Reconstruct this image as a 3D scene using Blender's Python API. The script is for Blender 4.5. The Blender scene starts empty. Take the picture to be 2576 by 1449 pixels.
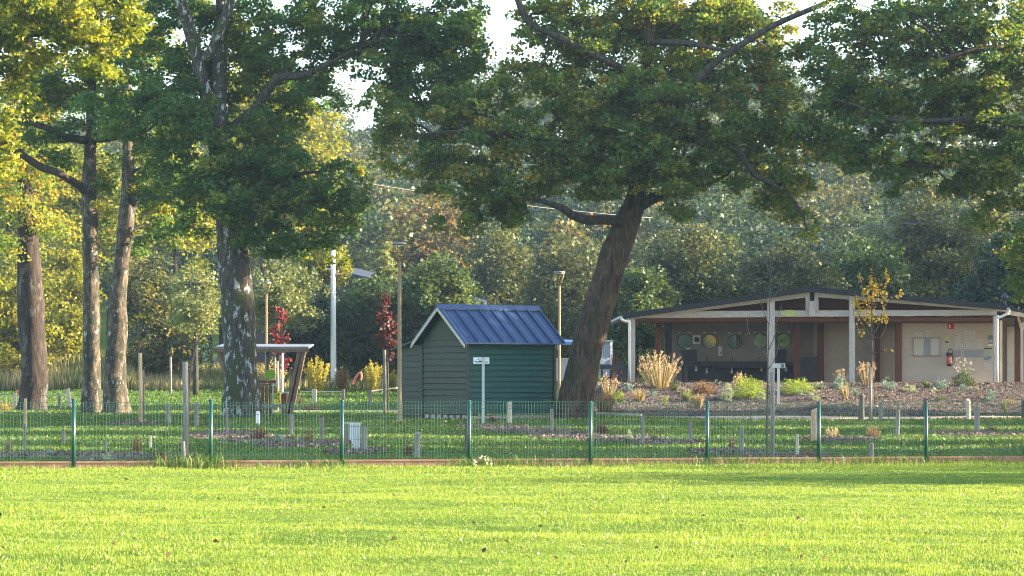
import bpy, math, random
import numpy as np
from mathutils import Vector, Matrix, noise as mn

R = math.radians
rng = np.random.default_rng(7)
random.seed(7)
sc = bpy.context.scene
COL = sc.collection

# ------------------------------------------------------------------ camera and mapping
EYE, F, HOR, CX = 1.5, 6373.0, 937.0, 1288.0      # picture measured on a 2576 x 1449 grid


def W(px, py, Y):
    return Vector(((px - CX) / F * Y, Y, EYE - (py - HOR) / F * Y))


def sstep(a, b, t):
    t = np.clip((np.asarray(t, float) - a) / (b - a), 0, 1)
    return t * t * (3 - 2 * t)


def gzn(x, y):
    x = np.asarray(x, float); y = np.asarray(y, float)
    rise = sstep(95, 150, y) * 1.1
    bed = sstep(86.5, 97.5, y + 0.6 * np.sin(x * 0.7)) * 1.05 * sstep(1.6, 4.2, x)
    hill = sstep(165, 340, y + 0.15 * x) * (24 + 5 * np.sin(x * 0.02 + 1.0))
    bumps = 0.02 * np.sin(x * 0.9 + 0.4 * y) * np.sin(y * 0.35) * sstep(40, 46, y)
    k = sstep(44, 40, y)
    bumps = bumps + k * (.011 * np.sin(2.3 * x + 1.7 * np.sin(1.1 * y)) * np.sin(3.4 * y + np.sin(x * 1.3)) + .009 * np.sin(4.1 * x + y * 1.9) * np.sin(5.2 * y - 1.4 * x) + .012 * np.sin(.9 * x + 2.0 * y))
    return np.maximum(rise, bed) + hill + bumps


def gz(x, y):
    return float(gzn(x, y))


def ghit(px, py):
    """ground point seen at this place of the picture"""
    lo, prev = 15.0, None
    Y = 15.0
    while Y < 330:
        p = W(px, py, Y)
        if p.z <= gz(p.x, p.y):
            a, b = Y - 0.5, Y
            for _ in range(20):
                m = (a + b) / 2
                q = W(px, py, m)
                if q.z <= gz(q.x, q.y): b = m
                else: a = m
            q = W(px, py, b)
            return Vector((q.x, q.y, gz(q.x, q.y)))
        Y += 0.5
    q = W(px, py, 150)
    return Vector((q.x, q.y, gz(q.x, q.y)))


# ------------------------------------------------------------------ tagging and mesh building
def tag(o, label=None, cat=None, group=None, kind=None):
    if label: o['label'] = label
    if cat: o['category'] = cat
    if group: o['group'] = group
    if kind: o['kind'] = kind
    return o


def thing(name, label, cat, loc, group=None):
    o = bpy.data.objects.new(name, None)
    o.empty_display_size = 0.2
    COL.objects.link(o)
    o.location = loc
    return tag(o, label, cat, group)


def origin_of(o):
    v = Vector((0, 0, 0))
    while o is not None:
        v += o.location
        o = o.parent
    return v


def link(name, me, parent=None, base=None):
    o = bpy.data.objects.new(name, me)
    COL.objects.link(o)
    if parent is not None:
        o.parent = parent
    elif base is not None:
        o.location = base
    return o


class MB:
    def __init__(s):
        s.v = []; s.f = []; s.sm = []

    def add(s, vs, fs, smooth=False):
        n = len(s.v)
        s.v += [Vector(p) for p in vs]
        for f in fs:
            s.f.append(tuple(i + n for i in f)); s.sm.append(smooth)
        return s

    def box(s, x0, y0, z0, x1, y1, z1, M=None, bev=0.0):
        if bev > 0:
            b = min(bev, (x1 - x0) / 3, (y1 - y0) / 3)
            prof = [(x0 + b, y0), (x1 - b, y0), (x1, y0 + b), (x1, y1 - b), (x1 - b, y1), (x0 + b, y1), (x0, y1 - b), (x0, y0 + b)]
            vs = [Vector((x, y, z)) for z in (z0, z1) for x, y in prof]
            fs = [tuple(range(7, -1, -1)), tuple(range(8, 16))] + [(i, (i + 1) % 8, 8 + (i + 1) % 8, 8 + i) for i in range(8)]
        else:
            vs = [Vector((x, y, z)) for z in (z0, z1) for x, y in ((x0, y0), (x1, y0), (x1, y1), (x0, y1))]
            fs = [(3, 2, 1, 0), (4, 5, 6, 7), (0, 1, 5, 4), (1, 2, 6, 5), (2, 3, 7, 6), (3, 0, 4, 7)]
        if M is not None: vs = [M @ v for v in vs]
        return s.add(vs, fs)

    def pbox(s, x0, y0, x1, y1, Y, d, bev=0.0):
        a = W(x0, y1, Y); b = W(x1, y0, Y)
        return s.box(a.x, Y, a.z, b.x, Y + d, b.z, bev=bev)

    def bar(s, a, b, w, h, up=(0, 0, 1)):
        a = Vector(a); b = Vector(b); d = (b - a).normalized()
        u = d.cross(Vector(up))
        if u.length < 1e-4: u = d.cross(Vector((0, 1, 0)))
        u.normalize(); n = u.cross(d).normalized()
        vs = [p + u * sx * w / 2 + n * sz * h / 2 for p in (a, b) for sx, sz in ((-1, -1), (1, -1), (1, 1), (-1, 1))]
        return s.add(vs, [(3, 2, 1, 0), (4, 5, 6, 7), (0, 1, 5, 4), (1, 2, 6, 5), (2, 3, 7, 6), (3, 0, 4, 7)])

    def prism(s, poly, d):
        """polygon (list of 3d points, roughly in one plane) swept by vector d"""
        n = len(poly); d = Vector(d)
        vs = [Vector(p) for p in poly] + [Vector(p) + d for p in poly]
        fs = [tuple(range(n)), tuple(range(2 * n - 1, n - 1, -1))] + [((i + 1) % n, i, n + i, n + (i + 1) % n) for i in range(n)]
        return s.add(vs, fs)

    def tube(s, pts, rad, n=8, cap=True, rough=0.0, lobes=0.0, seed=0):
        pts = [Vector(p) for p in pts]
        k = len(pts)
        if not hasattr(rad, '__len__'): rad = [rad] * k
        base = len(s.v)
        u = None
        for i, p in enumerate(pts):
            t = (pts[min(i + 1, k - 1)] - pts[max(i - 1, 0)]).normalized()
            if u is None:
                u = t.cross(Vector((0, 1, 0)))
                if u.length < 0.05: u = t.cross(Vector((1, 0, 0)))
            else:
                u = u - t * u.dot(t)
            u.normalize(); w = t.cross(u)
            for j in range(n):
                a = 2 * math.pi * j / n
                r = rad[i]
                if rough:
                    r *= 1 + rough * mn.noise(Vector((math.cos(a) * 2.2 + seed, math.sin(a) * 2.2, p.z * 1.6))) \
                        + rough * 0.5 * mn.noise(Vector((math.cos(a) * 6 + seed, math.sin(a) * 6, p.z * 4)))
                if lobes:
                    fl = math.exp(-max(0, (p.z - pts[0].z)) / 0.5)
                    r *= 1 + lobes * fl * (math.sin(5 * a + seed) + 0.6 * math.sin(3 * a + 2 * seed))
                s.v.append(p + (u * math.cos(a) + w * math.sin(a)) * r)
        for i in range(k - 1):
            for j in range(n):
                s.f.append((base + i * n + j, base + i * n + (j + 1) % n, base + (i + 1) * n + (j + 1) % n, base + (i + 1) * n + j))
                s.sm.append(True)
        if cap:
            s.f.append(tuple(base + j for j in range(n - 1, -1, -1))); s.sm.append(False)
            s.f.append(tuple(base + (k - 1) * n + j for j in range(n))); s.sm.append(False)
        return s

    def disc(s, c, r, axis, t, n=24, rz=None):
        """short cylinder from c along axis by t"""
        c = Vector(c); ax = Vector(axis).normalized()
        u = ax.cross(Vector((0, 0, 1)))
        if u.length < 0.1: u = Vector((1, 0, 0))
        u.normalize(); w = ax.cross(u)
        rz = rz or r
        vs = [c + ax * q + u * math.cos(2 * math.pi * j / n) * r + w * math.sin(2 * math.pi * j / n) * rz for q in (0, t) for j in range(n)]
        fs = [tuple(range(n - 1, -1, -1)), tuple(range(n, 2 * n))] + [(j, (j + 1) % n, n + (j + 1) % n, n + j) for j in range(n)]
        return s.add(vs, fs)

    def build(s, name, mat, parent=None, base=None):
        me = bpy.data.meshes.new(name)
        o = link(name, me, parent, base)
        off = origin_of(o)
        me.from_pydata([tuple(v - off) for v in s.v], [], s.f)
        me.polygons.foreach_set('use_smooth', s.sm)
        me.materials.append(mat)
        me.update()
        return o


def quads(name, V, tint, mat, parent=None, base=None):
    """V: (n,4,3) world corners; one free quad each (leaf, blade, chip)"""
    n = len(V)
    me = bpy.data.meshes.new(name)
    o = link(name, me, parent, base)
    off = np.array(origin_of(o))
    me.vertices.add(4 * n); me.loops.add(4 * n); me.polygons.add(n)
    me.vertices.foreach_set('co', (V.reshape(-1, 3) - off).astype(np.float32).ravel())
    me.loops.foreach_set('vertex_index', np.arange(4 * n, dtype=np.int32))
    me.polygons.foreach_set('loop_start', np.arange(0, 4 * n, 4, dtype=np.int32))
    at = me.attributes.new('tint', 'FLOAT', 'FACE')
    at.data.foreach_set('value', np.clip(tint, 0, 1).astype(np.float32))
    me.materials.append(mat)
    me.update(calc_edges=True)
    return o


def unit(a):
    return a / np.maximum(np.linalg.norm(a, axis=-1, keepdims=True), 1e-9)


def leaf_quads(C, L, Wd, up=0.3, fold=0.15):
    n = len(C)
    nr = rng.normal(size=(n, 3)); nr[:, 2] = np.abs(nr[:, 2]) + up; nr = unit(nr)
    u = unit(np.cross(nr, rng.normal(size=(n, 3))))
    v = np.cross(nr, u)
    L = np.broadcast_to(L, (n,))[:, None]; Wd = np.broadcast_to(Wd, (n,))[:, None]
    return np.stack([C - u * L / 2, C + v * Wd / 2 + nr * L * fold, C + u * L / 2, C - v * Wd / 2 + nr * L * fold], axis=1)


# ------------------------------------------------------------------ materials
def newmat(name):
    m = bpy.data.materials.new(name); m.use_nodes = True
    return m, m.node_tree, m.node_tree.nodes['Principled BSDF']


def ramp(nt, stops):
    r = nt.nodes.new('ShaderNodeValToRGB')
    el = r.color_ramp.elements
    while len(el) < len(stops): el.new(0.5)
    for e, (p, c) in zip(el, stops):
        e.position = p; e.color = (*c, 1)
    return r


def coords(nt, scale=(1, 1, 1), kind='Object'):
    tc = nt.nodes.new('ShaderNodeTexCoord'); mp = nt.nodes.new('ShaderNodeMapping')
    mp.inputs['Scale'].default_value = scale
    nt.links.new(tc.outputs[kind], mp.inputs['Vector'])
    return mp


def noise(nt, vec, scale, detail=4, rough=0.6):
    n = nt.nodes.new('ShaderNodeTexNoise')
    n.inputs['Scale'].default_value = scale; n.inputs['Detail'].default_value = detail; n.inputs['Roughness'].default_value = rough
    nt.links.new(vec.outputs[0], n.inputs['Vector'])
    return n


def leafmat(name, stops, trans=0.35, rough=0.55):
    m, nt, b = newmat(name)
    a = nt.nodes.new('ShaderNodeAttribute'); a.attribute_name = 'tint'
    r = ramp(nt, stops)
    nt.links.new(a.outputs['Fac'], r.inputs[0])
    nt.links.new(r.outputs[0], b.inputs['Base Color'])
    b.inputs['Roughness'].default_value = rough
    b.inputs['Specular IOR Level'].default_value = 0.35
    t = nt.nodes.new('ShaderNodeBsdfTranslucent')
    g = nt.nodes.new('ShaderNodeMix'); g.data_type = 'RGBA'; g.blend_type = 'MULTIPLY'; g.inputs[0].default_value = 1.0
    g.inputs[7].default_value = (1.5, 1.35, 0.6, 1)
    nt.links.new(r.outputs[0], g.inputs[6]); nt.links.new(g.outputs[2], t.inputs['Color'])
    mx = nt.nodes.new('ShaderNodeMixShader'); mx.inputs[0].default_value = trans
    nt.links.new(b.outputs[0], mx.inputs[1]); nt.links.new(t.outputs[0], mx.inputs[2])
    nt.links.new(mx.outputs[0], nt.nodes['Material Output'].inputs['Surface'])
    return m


def surf(name, stops, scale=8, rough=0.8, stretch=(1, 1, 1), bump=0.0, bscale=None, spec=0.3, metal=0.0, detail=5, dist=0.02):
    m, nt, b = newmat(name)
    mp = coords(nt, stretch)
    n = noise(nt, mp, scale, detail)
    if len(stops) == 1: stops = [(0.0, tuple(c * 0.8 for c in stops[0][1])), (1.0, tuple(min(1, c * 1.2) for c in stops[0][1]))]
    r = ramp(nt, stops)
    nt.links.new(n.outputs['Fac'], r.inputs[0]); nt.links.new(r.outputs[0], b.inputs['Base Color'])
    b.inputs['Roughness'].default_value = rough; b.inputs['Specular IOR Level'].default_value = spec; b.inputs['Metallic'].default_value = metal
    if bump:
        bp = nt.nodes.new('ShaderNodeBump'); bp.inputs['Strength'].default_value = bump; bp.inputs['Distance'].default_value = dist
        n2 = noise(nt, mp, bscale or scale * 2, 6)
        nt.links.new(n2.outputs['Fac'], bp.inputs['Height']); nt.links.new(bp.outputs[0], b.inputs['Normal'])
    return m


def barkmat(name, dark, mid, light, patch=None, pscale=2.5, plo=0.52, ridge=9, zst=0.25, bump=1.0):
    """ridged bark with lichen or moss patches"""
    m, nt, b = newmat(name)
    mp = coords(nt, (1, 1, zst))
    n = noise(nt, mp, ridge, 6, 0.7)
    r = ramp(nt, [(0.32, dark), (0.5, mid), (0.68, light)])
    nt.links.new(n.outputs['Fac'], r.inputs[0])
    out = r.outputs[0]
    if patch:
        for k, (col, sc_, lo) in enumerate(patch):
            mp2 = coords(nt, (1, 1, 0.45)); mp2.inputs['Location'].default_value = (3.1 * k, 1.7, 5.3 * k)
            n2 = noise(nt, mp2, sc_, 5, 0.65)
            r2 = ramp(nt, [(lo, (0, 0, 0)), (lo + 0.05, (1, 1, 1))])
            nt.links.new(n2.outputs['Fac'], r2.inputs[0])
            mx = nt.nodes.new('ShaderNodeMix'); mx.data_type = 'RGBA'
            nt.links.new(r2.outputs[0], mx.inputs[0]); nt.links.new(out, mx.inputs[6])
            mx.inputs[7].default_value = (*col, 1)
            out = mx.outputs[2]
    nt.links.new(out, b.inputs['Base Color'])
    b.inputs['Roughness'].default_value = 0.9; b.inputs['Specular IOR Level'].default_value = 0.2
    bp = nt.nodes.new('ShaderNodeBump'); bp.inputs['Strength'].default_value = bump; bp.inputs['Distance'].default_value = 0.06
    nt.links.new(n.outputs['Fac'], bp.inputs['Height']); nt.links.new(bp.outputs[0], b.inputs['Normal'])
    return m


M = {}
# foliage palettes (real-world leaf colours)
M['oak'] = leafmat('oak leaves', [(0.0, (.046, .098, .03)), (0.45, (.088, .158, .038)), (0.66, (.16, .2, .04)), (0.82, (.3, .27, .045)), (0.94, (.42, .27, .045)), (1.0, (.4, .17, .04))], .5)
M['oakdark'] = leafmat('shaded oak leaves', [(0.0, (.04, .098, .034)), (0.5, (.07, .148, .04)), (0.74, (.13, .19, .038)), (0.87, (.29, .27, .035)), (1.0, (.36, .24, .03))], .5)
M['oakgold'] = leafmat('turning oak leaves', [(0.0, (.06, .10, .015)), (0.4, (.15, .19, .02)), (0.75, (.31, .30, .03)), (0.92, (.42, .32, .04)), (1.0, (.45, .2, .03))], .4)
M['lime'] = leafmat('yellow green leaves', [(0.0, (.07, .10, .015)), (0.45, (.19, .21, .025)), (1.0, (.42, .36, .04))], .4)
M['pale'] = leafmat('pale green leaves', [(0.0, (.10, .13, .05)), (0.5, (.2, .23, .09)), (1.0, (.32, .33, .15))], .3)
M['green'] = leafmat('mid green leaves', [(0.0, (.025, .055, .015)), (0.6, (.06, .1, .03)), (1.0, (.12, .15, .04))], .35)
M['dark'] = leafmat('dark green leaves', [(0.0, (.012, .03, .014)), (0.7, (.03, .06, .025)), (1.0, (.06, .09, .03))], .25)
M['olive'] = leafmat('olive leaves', [(0.0, (.037, .055, .023)), (0.5, (.07, .09, .032)), (0.85, (.14, .135, .04)), (1.0, (.28, .21, .06))], .33)
M['rust'] = leafmat('rusty leaves', [(0.0, (.09, .06, .03)), (0.5, (.2, .13, .05)), (1.0, (.36, .22, .08))], .35)
M['red'] = leafmat('red maple leaves', [(0.0, (.08, .014, .02)), (0.6, (.17, .025, .03)), (1.0, (.38, .06, .045))], .3)
M['maroon'] = leafmat('maroon leaves', [(0.0, (.045, .02, .02)), (0.6, (.11, .03, .03)), (1.0, (.2, .06, .05))], .3)
M['yellow'] = leafmat('golden leaves', [(0.0, (.3, .2, .03)), (0.6, (.5, .35, .05)), (1.0, (.62, .48, .08))], .4)
M['willow'] = leafmat('yellow willow leaves', [(0.0, (.16, .13, .03)), (0.5, (.32, .29, .045)), (1.0, (.5, .46, .08))], .4)
M['wood'] = leafmat('hill wood foliage', [(0.0, (.026, .05, .025)), (0.5, (.05, .08, .034)), (0.78, (.10, .11, .038)), (0.92, (.2, .15, .055)), (1.0, (.3, .17, .07))], .3)
M['straw'] = leafmat('straw stems', [(0.0, (.13, .105, .055)), (0.6, (.27, .215, .125)), (1.0, (.42, .35, .23))], .3)
M['pinkstraw'] = leafmat('pinkish seed heads', [(0.0, (.3, .2, .15)), (0.6, (.5, .36, .28)), (1.0, (.62, .5, .4))], .3)
M['bluegreen'] = leafmat('blue green leaves', [(0.0, (.07, .13, .125)), (0.6, (.16, .26, .25)), (1.0, (.3, .4, .38))], .2)
M['greygreen'] = leafmat('grey green leaves', [(0.0, (.14, .2, .13)), (0.6, (.32, .38, .27)), (1.0, (.5, .53, .42))], .25)
M['spirea'] = leafmat('fresh yellow green leaves', [(0.0, (.10, .17, .02)), (0.6, (.24, .34, .04)), (1.0, (.4, .45, .08))], .35)
M['brown'] = leafmat('dry brown leaves', [(0.0, (.08, .045, .025)), (0.6, (.19, .11, .06)), (1.0, (.32, .21, .12))], .25)
M['pink'] = leafmat('pink leaves', [(0.0, (.25, .11, .1)), (0.6, (.42, .2, .17)), (1.0, (.55, .32, .25))], .3)
M['white'] = leafmat('white petals', [(0.0, (.6, .58, .52)), (1.0, (.8, .78, .74))], .3)
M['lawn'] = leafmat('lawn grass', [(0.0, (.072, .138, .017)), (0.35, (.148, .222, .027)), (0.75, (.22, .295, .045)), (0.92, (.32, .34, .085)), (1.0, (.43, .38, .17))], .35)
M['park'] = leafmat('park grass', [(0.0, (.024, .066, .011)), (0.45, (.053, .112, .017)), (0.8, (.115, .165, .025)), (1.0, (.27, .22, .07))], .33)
M['chip'] = leafmat('bark chips', [(0.0, (.08, .056, .046)), (0.5, (.155, .115, .097)), (0.9, (.25, .195, .168)), (1.0, (.34, .285, .25))], .0, .9)
M['fallen'] = leafmat('fallen leaves', [(0.0, (.06, .03, .02)), (0.5, (.2, .11, .05)), (0.8, (.42, .3, .14)), (1.0, (.75, .72, .66))], .15)

# bark
M['barkA'] = barkmat('grey oak bark with white lichen', (.024, .021, .018), (.055, .048, .04), (.10, .088, .074), [((.045, .055, .02), 1.6, .52), ((.3, .315, .32), 6.0, .565)])
M['barkB'] = barkmat('brown stringy oak bark', (.022, .016, .012), (.07, .047, .034), (.145, .10, .072), [((.045, .05, .02), 1.1, .6)], ridge=11, zst=.16, bump=1.6)
M['barkC'] = barkmat('red brown bark', (.016, .012, .011), (.036, .026, .022), (.066, .05, .042), [((.085, .08, .075), 2.4, .56), ((.085, .045, .032), 3.5, .62)])
M['barkD'] = barkmat('pale beech bark', (.03, .024, .02), (.085, .064, .05), (.18, .14, .105), [((.035, .036, .026), 4.5, .5), ((.3, .28, .25), 7.0, .61)], ridge=6, zst=.5, bump=.7)
M['limb'] = barkmat('dark limb bark', (.02, .017, .014), (.05, .042, .034), (.09, .075, .06))
M['twig'] = surf('thin grey twigs', [(0, (.085, .065, .055))], 20)

# ground and building materials
M['post_green'] = surf('dark green powder coat', [(0, (.012, .06, .045))], 6, .35, spec=.5)
M['wire'] = surf('green wire', [(0, (.03, .10, .075))], 10, .35, spec=.5)
M['plinth'] = surf('salmon concrete board', [(.3, (.30, .145, .09)), (.7, (.42, .23, .15))], 5, .85, bump=.2)
M['shed_long'] = surf('dark teal boards', [(.3, (.001, .046, .044)), (.7, (.002, .066, .061))], 3, .45, (0.6, 0.6, 6), .12, 6, spec=.22, dist=.004)
M['shed_gable'] = surf('olive grey boards', [(.3, (.043, .05, .036)), (.7, (.06, .068, .048))], 3, .75, (0.6, 0.6, 6), .1, 6)
M['shed_trim'] = surf('dark green trim', [(0, (.012, .035, .035))], 5, .5)
M['roof_blue'] = surf('blue steel sheet', [(.25, (.028, .06, .15)), (.6, (.038, .08, .185)), (.8, (.062, .105, .21))], 2.5, .38, metal=.25, spec=.5)
M['barge'] = surf('cream bargeboard', [(.3, (.38, .35, .28)), (.7, (.48, .45, .36))], 8, .7)
M['block'] = surf('concrete block', [(.3, (.22, .2, .18)), (.7, (.36, .33, .29))], 7, .9, bump=.3)
M['limewood'] = surf('weathered whitewashed timber', [(.25, (.30, .28, .27)), (.5, (.46, .44, .43)), (.75, (.58, .55, .53))], 4, .8, (5, 5, .8), .25, 12)
M['limebeam'] = surf('weathered whitewashed beam', [(.25, (.30, .28, .27)), (.5, (.46, .44, .43)), (.75, (.58, .55, .53))], 4, .8, (.8, 5, 5), .25, 12)
M['brownwood'] = surf('red brown stained timber', [(.3, (.095, .036, .02)), (.7, (.175, .068, .036))], 4, .6, (5, 5, .8), .15, 10)
M['ceiling'] = surf('brown ceiling boards', [(.3, (.09, .04, .025)), (.7, (.15, .065, .04))], 4, .7, (8, .5, 1))
M['shadedrender'] = surf('wall render in shade tone', [(.3, (.33, .295, .275)), (.7, (.38, .34, .315))], 1.5, .85)  # same wall render, deep shade under the roof put into its colour
M['render'] = surf('beige wall render', [(.3, (.43, .365, .315)), (.7, (.49, .42, .365))], 1.5, .85, bump=.1, bscale=60, dist=.002)
M['darkpanel'] = surf('dark slate panel', [(.3, (.035, .036, .05)), (.7, (.055, .056, .075))], 3, .5)
M['felt'] = surf('grey shingle felt', [(.3, (.02, .024, .03)), (.7, (.042, .048, .058))], 12, .95, bump=.3, bscale=40)
M['white'+'paint'] = surf('white plastic', [(0, (.72, .7, .68))], 5, .4, spec=.5)
M['concrete'] = surf('concrete slab', [(.3, (.32, .3, .28)), (.7, (.45, .43, .4))], 3, .9, bump=.2)
M['oldwood'] = surf('weathered grey post wood', [(.25, (.11, .10, .095)), (.5, (.2, .18, .165)), (.8, (.31, .285, .26))], 5, .9, (4, 4, .5), .5, 14)
M['tanwood'] = surf('fresh tan post wood', [(.25, (.30, .20, .11)), (.5, (.44, .31, .19)), (.8, (.55, .42, .28))], 5, .85, (4, 4, .5), .4, 14)
M['palewood'] = surf('pale sawn wood', [(.25, (.38, .32, .24)), (.7, (.56, .48, .38))], 5, .8, (4, 4, .5), .3, 14)
M['darkwood'] = surf('dark post wood', [(.25, (.05, .045, .04)), (.7, (.11, .1, .09))], 5, .8, (4, 4, .5), .3, 14)  # darkest of the post wood tones
M['hutwood'] = surf('brown hut timber', [(.25, (.11, .068, .042)), (.5, (.18, .115, .073)), (.8, (.26, .175, .115))], 4, .75, (4, 4, .6), .3, 12)
M['hutroof'] = surf('pale zinc sheet', [(.3, (.17, .175, .2)), (.7, (.24, .245, .27))], 3, .6, metal=.2)
M['bronze'] = surf('bronze lacquered steel', [(.3, (.20, .135, .055)), (.7, (.27, .185, .08))], 3, .42, metal=.3, spec=.5)
M['lampgrey'] = surf('grey lamp casting', [(0, (.22, .22, .23))], 4, .45, metal=.3)
M['lens'] = surf('frosted lamp lens', [(0, (.55, .55, .54))], 4, .3)
M['polewood'] = surf('pale pole concrete', [(.3, (.56, .52, .46)), (.7, (.68, .64, .57))], 3, .8, (4, 4, .4), .2, 9)  # one pale tone for the whole pole
M['galv'] = surf('galvanised steel', [(0, (.42, .43, .45))], 6, .4, metal=.6)
M['signwhite'] = surf('white enamel sign', [(0, (.68, .68, .69))], 5, .35, spec=.5)
M['signdark'] = surf('dark sign print', [(0, (.02, .022, .03))], 5, .5)
M['signteal'] = surf('dark teal sign print', [(0, (.02, .09, .10))], 5, .5)
M['oval'] = surf('pale green oval plaque', [(.35, (.36, .44, .14)), (.65, (.5, .56, .24))], 9, .5)
M['redsign'] = surf('red safety sign', [(0, (.48, .035, .04))], 5, .4)
M['redext'] = surf('red extinguisher paint', [(0, (.42, .03, .04))], 5, .3, spec=.6)
M['black'] = surf('black plastic', [(0, (.018, .018, .02))], 5, .45)
M['paper'] = surf('grey white paper', [(.35, (.46, .43, .40)), (.7, (.56, .53, .5))], 30, .8)
M['print'] = surf('faint grey print', [(0, (.30, .28, .27))], 5, .8)
M['poster_green'] = surf('green poster print', [(.35, (.30, .36, .26)), (.65, (.42, .46, .36))], 16, .7)
M['poster_blue'] = surf('blue poster print', [(.4, (.06, .16, .32)), (.6, (.4, .45, .5))], 14, .6)
M['poster_teal'] = surf('teal poster print', [(.4, (.09, .17, .20)), (.6, (.2, .28, .3))], 14, .6)
M['poster_yellow'] = surf('yellow poster print', [(.4, (.45, .42, .08)), (.6, (.5, .48, .3))], 14, .6)
M['screen'] = surf('dark blue screen', [(0, (.02, .035, .09))], 5, .2)
M['greendisc'] = surf('lime green paint', [(0, (.16, .30, .025))], 5, .5)
M['yellowpaint'] = surf('yellow paint', [(.3, (.62, .42, .02)), (.7, (.7, .5, .04))], 5, .5)
M['hose'] = surf('salmon red plastic', [(0, (.62, .16, .11))], 5, .4)
M['redbucket'] = surf('red plastic', [(0, (.5, .05, .03))], 5, .4)
M['gatewood'] = surf('lavender grey fence boards', [(.3, (.38, .38, .46)), (.7, (.48, .48, .56))], 4, .8, (5, 5, .6))
M['tarp'] = surf('blue tarpaulin', [(0, (.20, .30, .5))], 4, .5)
M['caravan'] = surf('pale grey cladding', [(0, (.27, .29, .34))], 4, .6)
M['houseroof'] = surf('slate blue roof', [(.3, (.03, .038, .062)), (.7, (.055, .065, .095))], 6, 1.0, spec=.05)
M['housewall'] = surf('dark barn boards', [(.3, (.05, .045, .045)), (.7, (.09, .08, .075))], 5, .8, (6, 6, .5))
M['cable'] = surf('pale cable sheath', [(0, (.32, .27, .23))], 3, .7)
M['darkcable'] = surf('dark cable sheath', [(0, (.08, .08, .1))], 3, .6)
M['cyan'] = surf('pale cyan plastic', [(0, (.28, .52, .58))], 4, .4)
m, nt, b = newmat('mirror glass'); b.inputs['Metallic'].default_value = 1; b.inputs['Roughness'].default_value = .03; b.inputs['Base Color'].default_value = (.8, .81, .8, 1); M['mirror'] = m


def ground_mat():
    m, nt, b = newmat('grassy earth')
    mp = coords(nt, (1, 1, 1))
    n1 = noise(nt, mp, .35, 5); n2 = noise(nt, mp, 9, 6)
    r1 = ramp(nt, [(.3, (.06, .12, .016)), (.5, (.10, .17, .022)), (.7, (.16, .21, .034))])
    r2 = ramp(nt, [(.35, (.6, .6, .5)), (.65, (1.25, 1.2, 1.1))])
    nt.links.new(n1.outputs['Fac'], r1.inputs[0]); nt.links.new(n2.outputs['Fac'], r2.inputs[0])
    mx = nt.nodes.new('ShaderNodeMix'); mx.data_type = 'RGBA'; mx.blend_type = 'MULTIPLY'; mx.inputs[0].default_value = 1
    nt.links.new(r1.outputs[0], mx.inputs[6]); nt.links.new(r2.outputs[0], mx.inputs[7])
    nt.links.new(mx.outputs[2], b.inputs['Base Color'])
    b.inputs['Roughness'].default_value = .95; b.inputs['Specular IOR Level'].default_value = .1
    bp = nt.nodes.new('ShaderNodeBump'); bp.inputs['Strength'].default_value = .6; bp.inputs['Distance'].default_value = .05
    nt.links.new(n2.outputs['Fac'], bp.inputs['Height']); nt.links.new(bp.outputs[0], b.inputs['Normal'])
    return m


M['ground'] = ground_mat()
M['gravel'] = surf('pale gravel', [(.3, (.42, .28, .19)), (.7, (.56, .41, .3))], 3, .95, bump=.5, bscale=25)
M['mulch'] = surf('wood chip mulch', [(.3, (.085, .058, .046)), (.5, (.13, .094, .077)), (.75, (.19, .145, .122))], 9, .95, bump=.8, bscale=18, dist=.05)

# ================================================================== GROUND
def grid_sheet(name, xs, ys, mat, dz=0.0, mask=None):
    X, Y = np.meshgrid(xs, ys)
    Z = gzn(X, Y) + dz
    nx, ny = len(xs), len(ys)
    v = np.stack([X, Y, Z], -1).reshape(-1, 3)
    f = []
    for j in range(ny - 1):
        for i in range(nx - 1):
            if mask is None or mask((xs[i] + xs[i + 1]) / 2, (ys[j] + ys[j + 1]) / 2):
                a = j * nx + i
                f.append((a, a + 1, a + nx + 1, a + nx))
    me = bpy.data.meshes.new(name)
    me.from_pydata(v.tolist(), [], f)
    me.polygons.foreach_set('use_smooth', [True] * len(f))
    me.materials.append(mat); me.update()
    o = link(name, me)
    return tag(o, kind='structure')


xs = np.unique(np.concatenate([np.linspace(-330, -30, 40), np.linspace(-30, 30, 121), np.linspace(30, 330, 40)]))
ys = np.unique(np.concatenate([np.linspace(-100, 14, 14), np.linspace(14, 40, 105), np.linspace(40, 160, 241), np.linspace(160, 430, 60)]))
grid_sheet('ground', xs, ys, M['ground'])


def in_bed(x, y):
    return (x > 2.6 + 0.5 * math.sin(y * 0.9)) & (x < 45) & (y > 86.6 + 0.25 * math.sin(x * 1.7)) & (y < 112)


def bed_np(x, y):
    return (x > 2.6 + 0.5 * np.sin(y * 0.9)) & (x < 45) & (y > 86.6 + 0.25 * np.sin(x * 1.7)) & (y < 112)


grid_sheet('planting_bed', np.arange(2, 46, .4), np.arange(86, 113, .3), M['mulch'], .02, in_bed)
PATH = [(-9.5, 97.6, 2.0), (-4, 97.0, 2.0), (0, 95.6, 2.0), (3, 90.5, 2.4), (5, 85.2, 2.6), (7.5, 82.6, 3.7), (10, 82.8, 3.5), (14, 83.6, 2.5), (20, 83.8, 2.2), (48, 83.8, 2.2)]


def path_np(x, y):
    q = list(zip(*PATH))
    return (np.abs(y - np.interp(x, q[0], q[1])) < np.interp(x, q[0], q[2]) + .12 * np.sin(x * 2.1)) & (x > -9.4)


grid_sheet('gravel_path', np.arange(-9.6, 46, .35), np.arange(77.5, 100.5, .25), M['gravel'], .012, lambda x, y: bool(path_np(x, y)))

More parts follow.
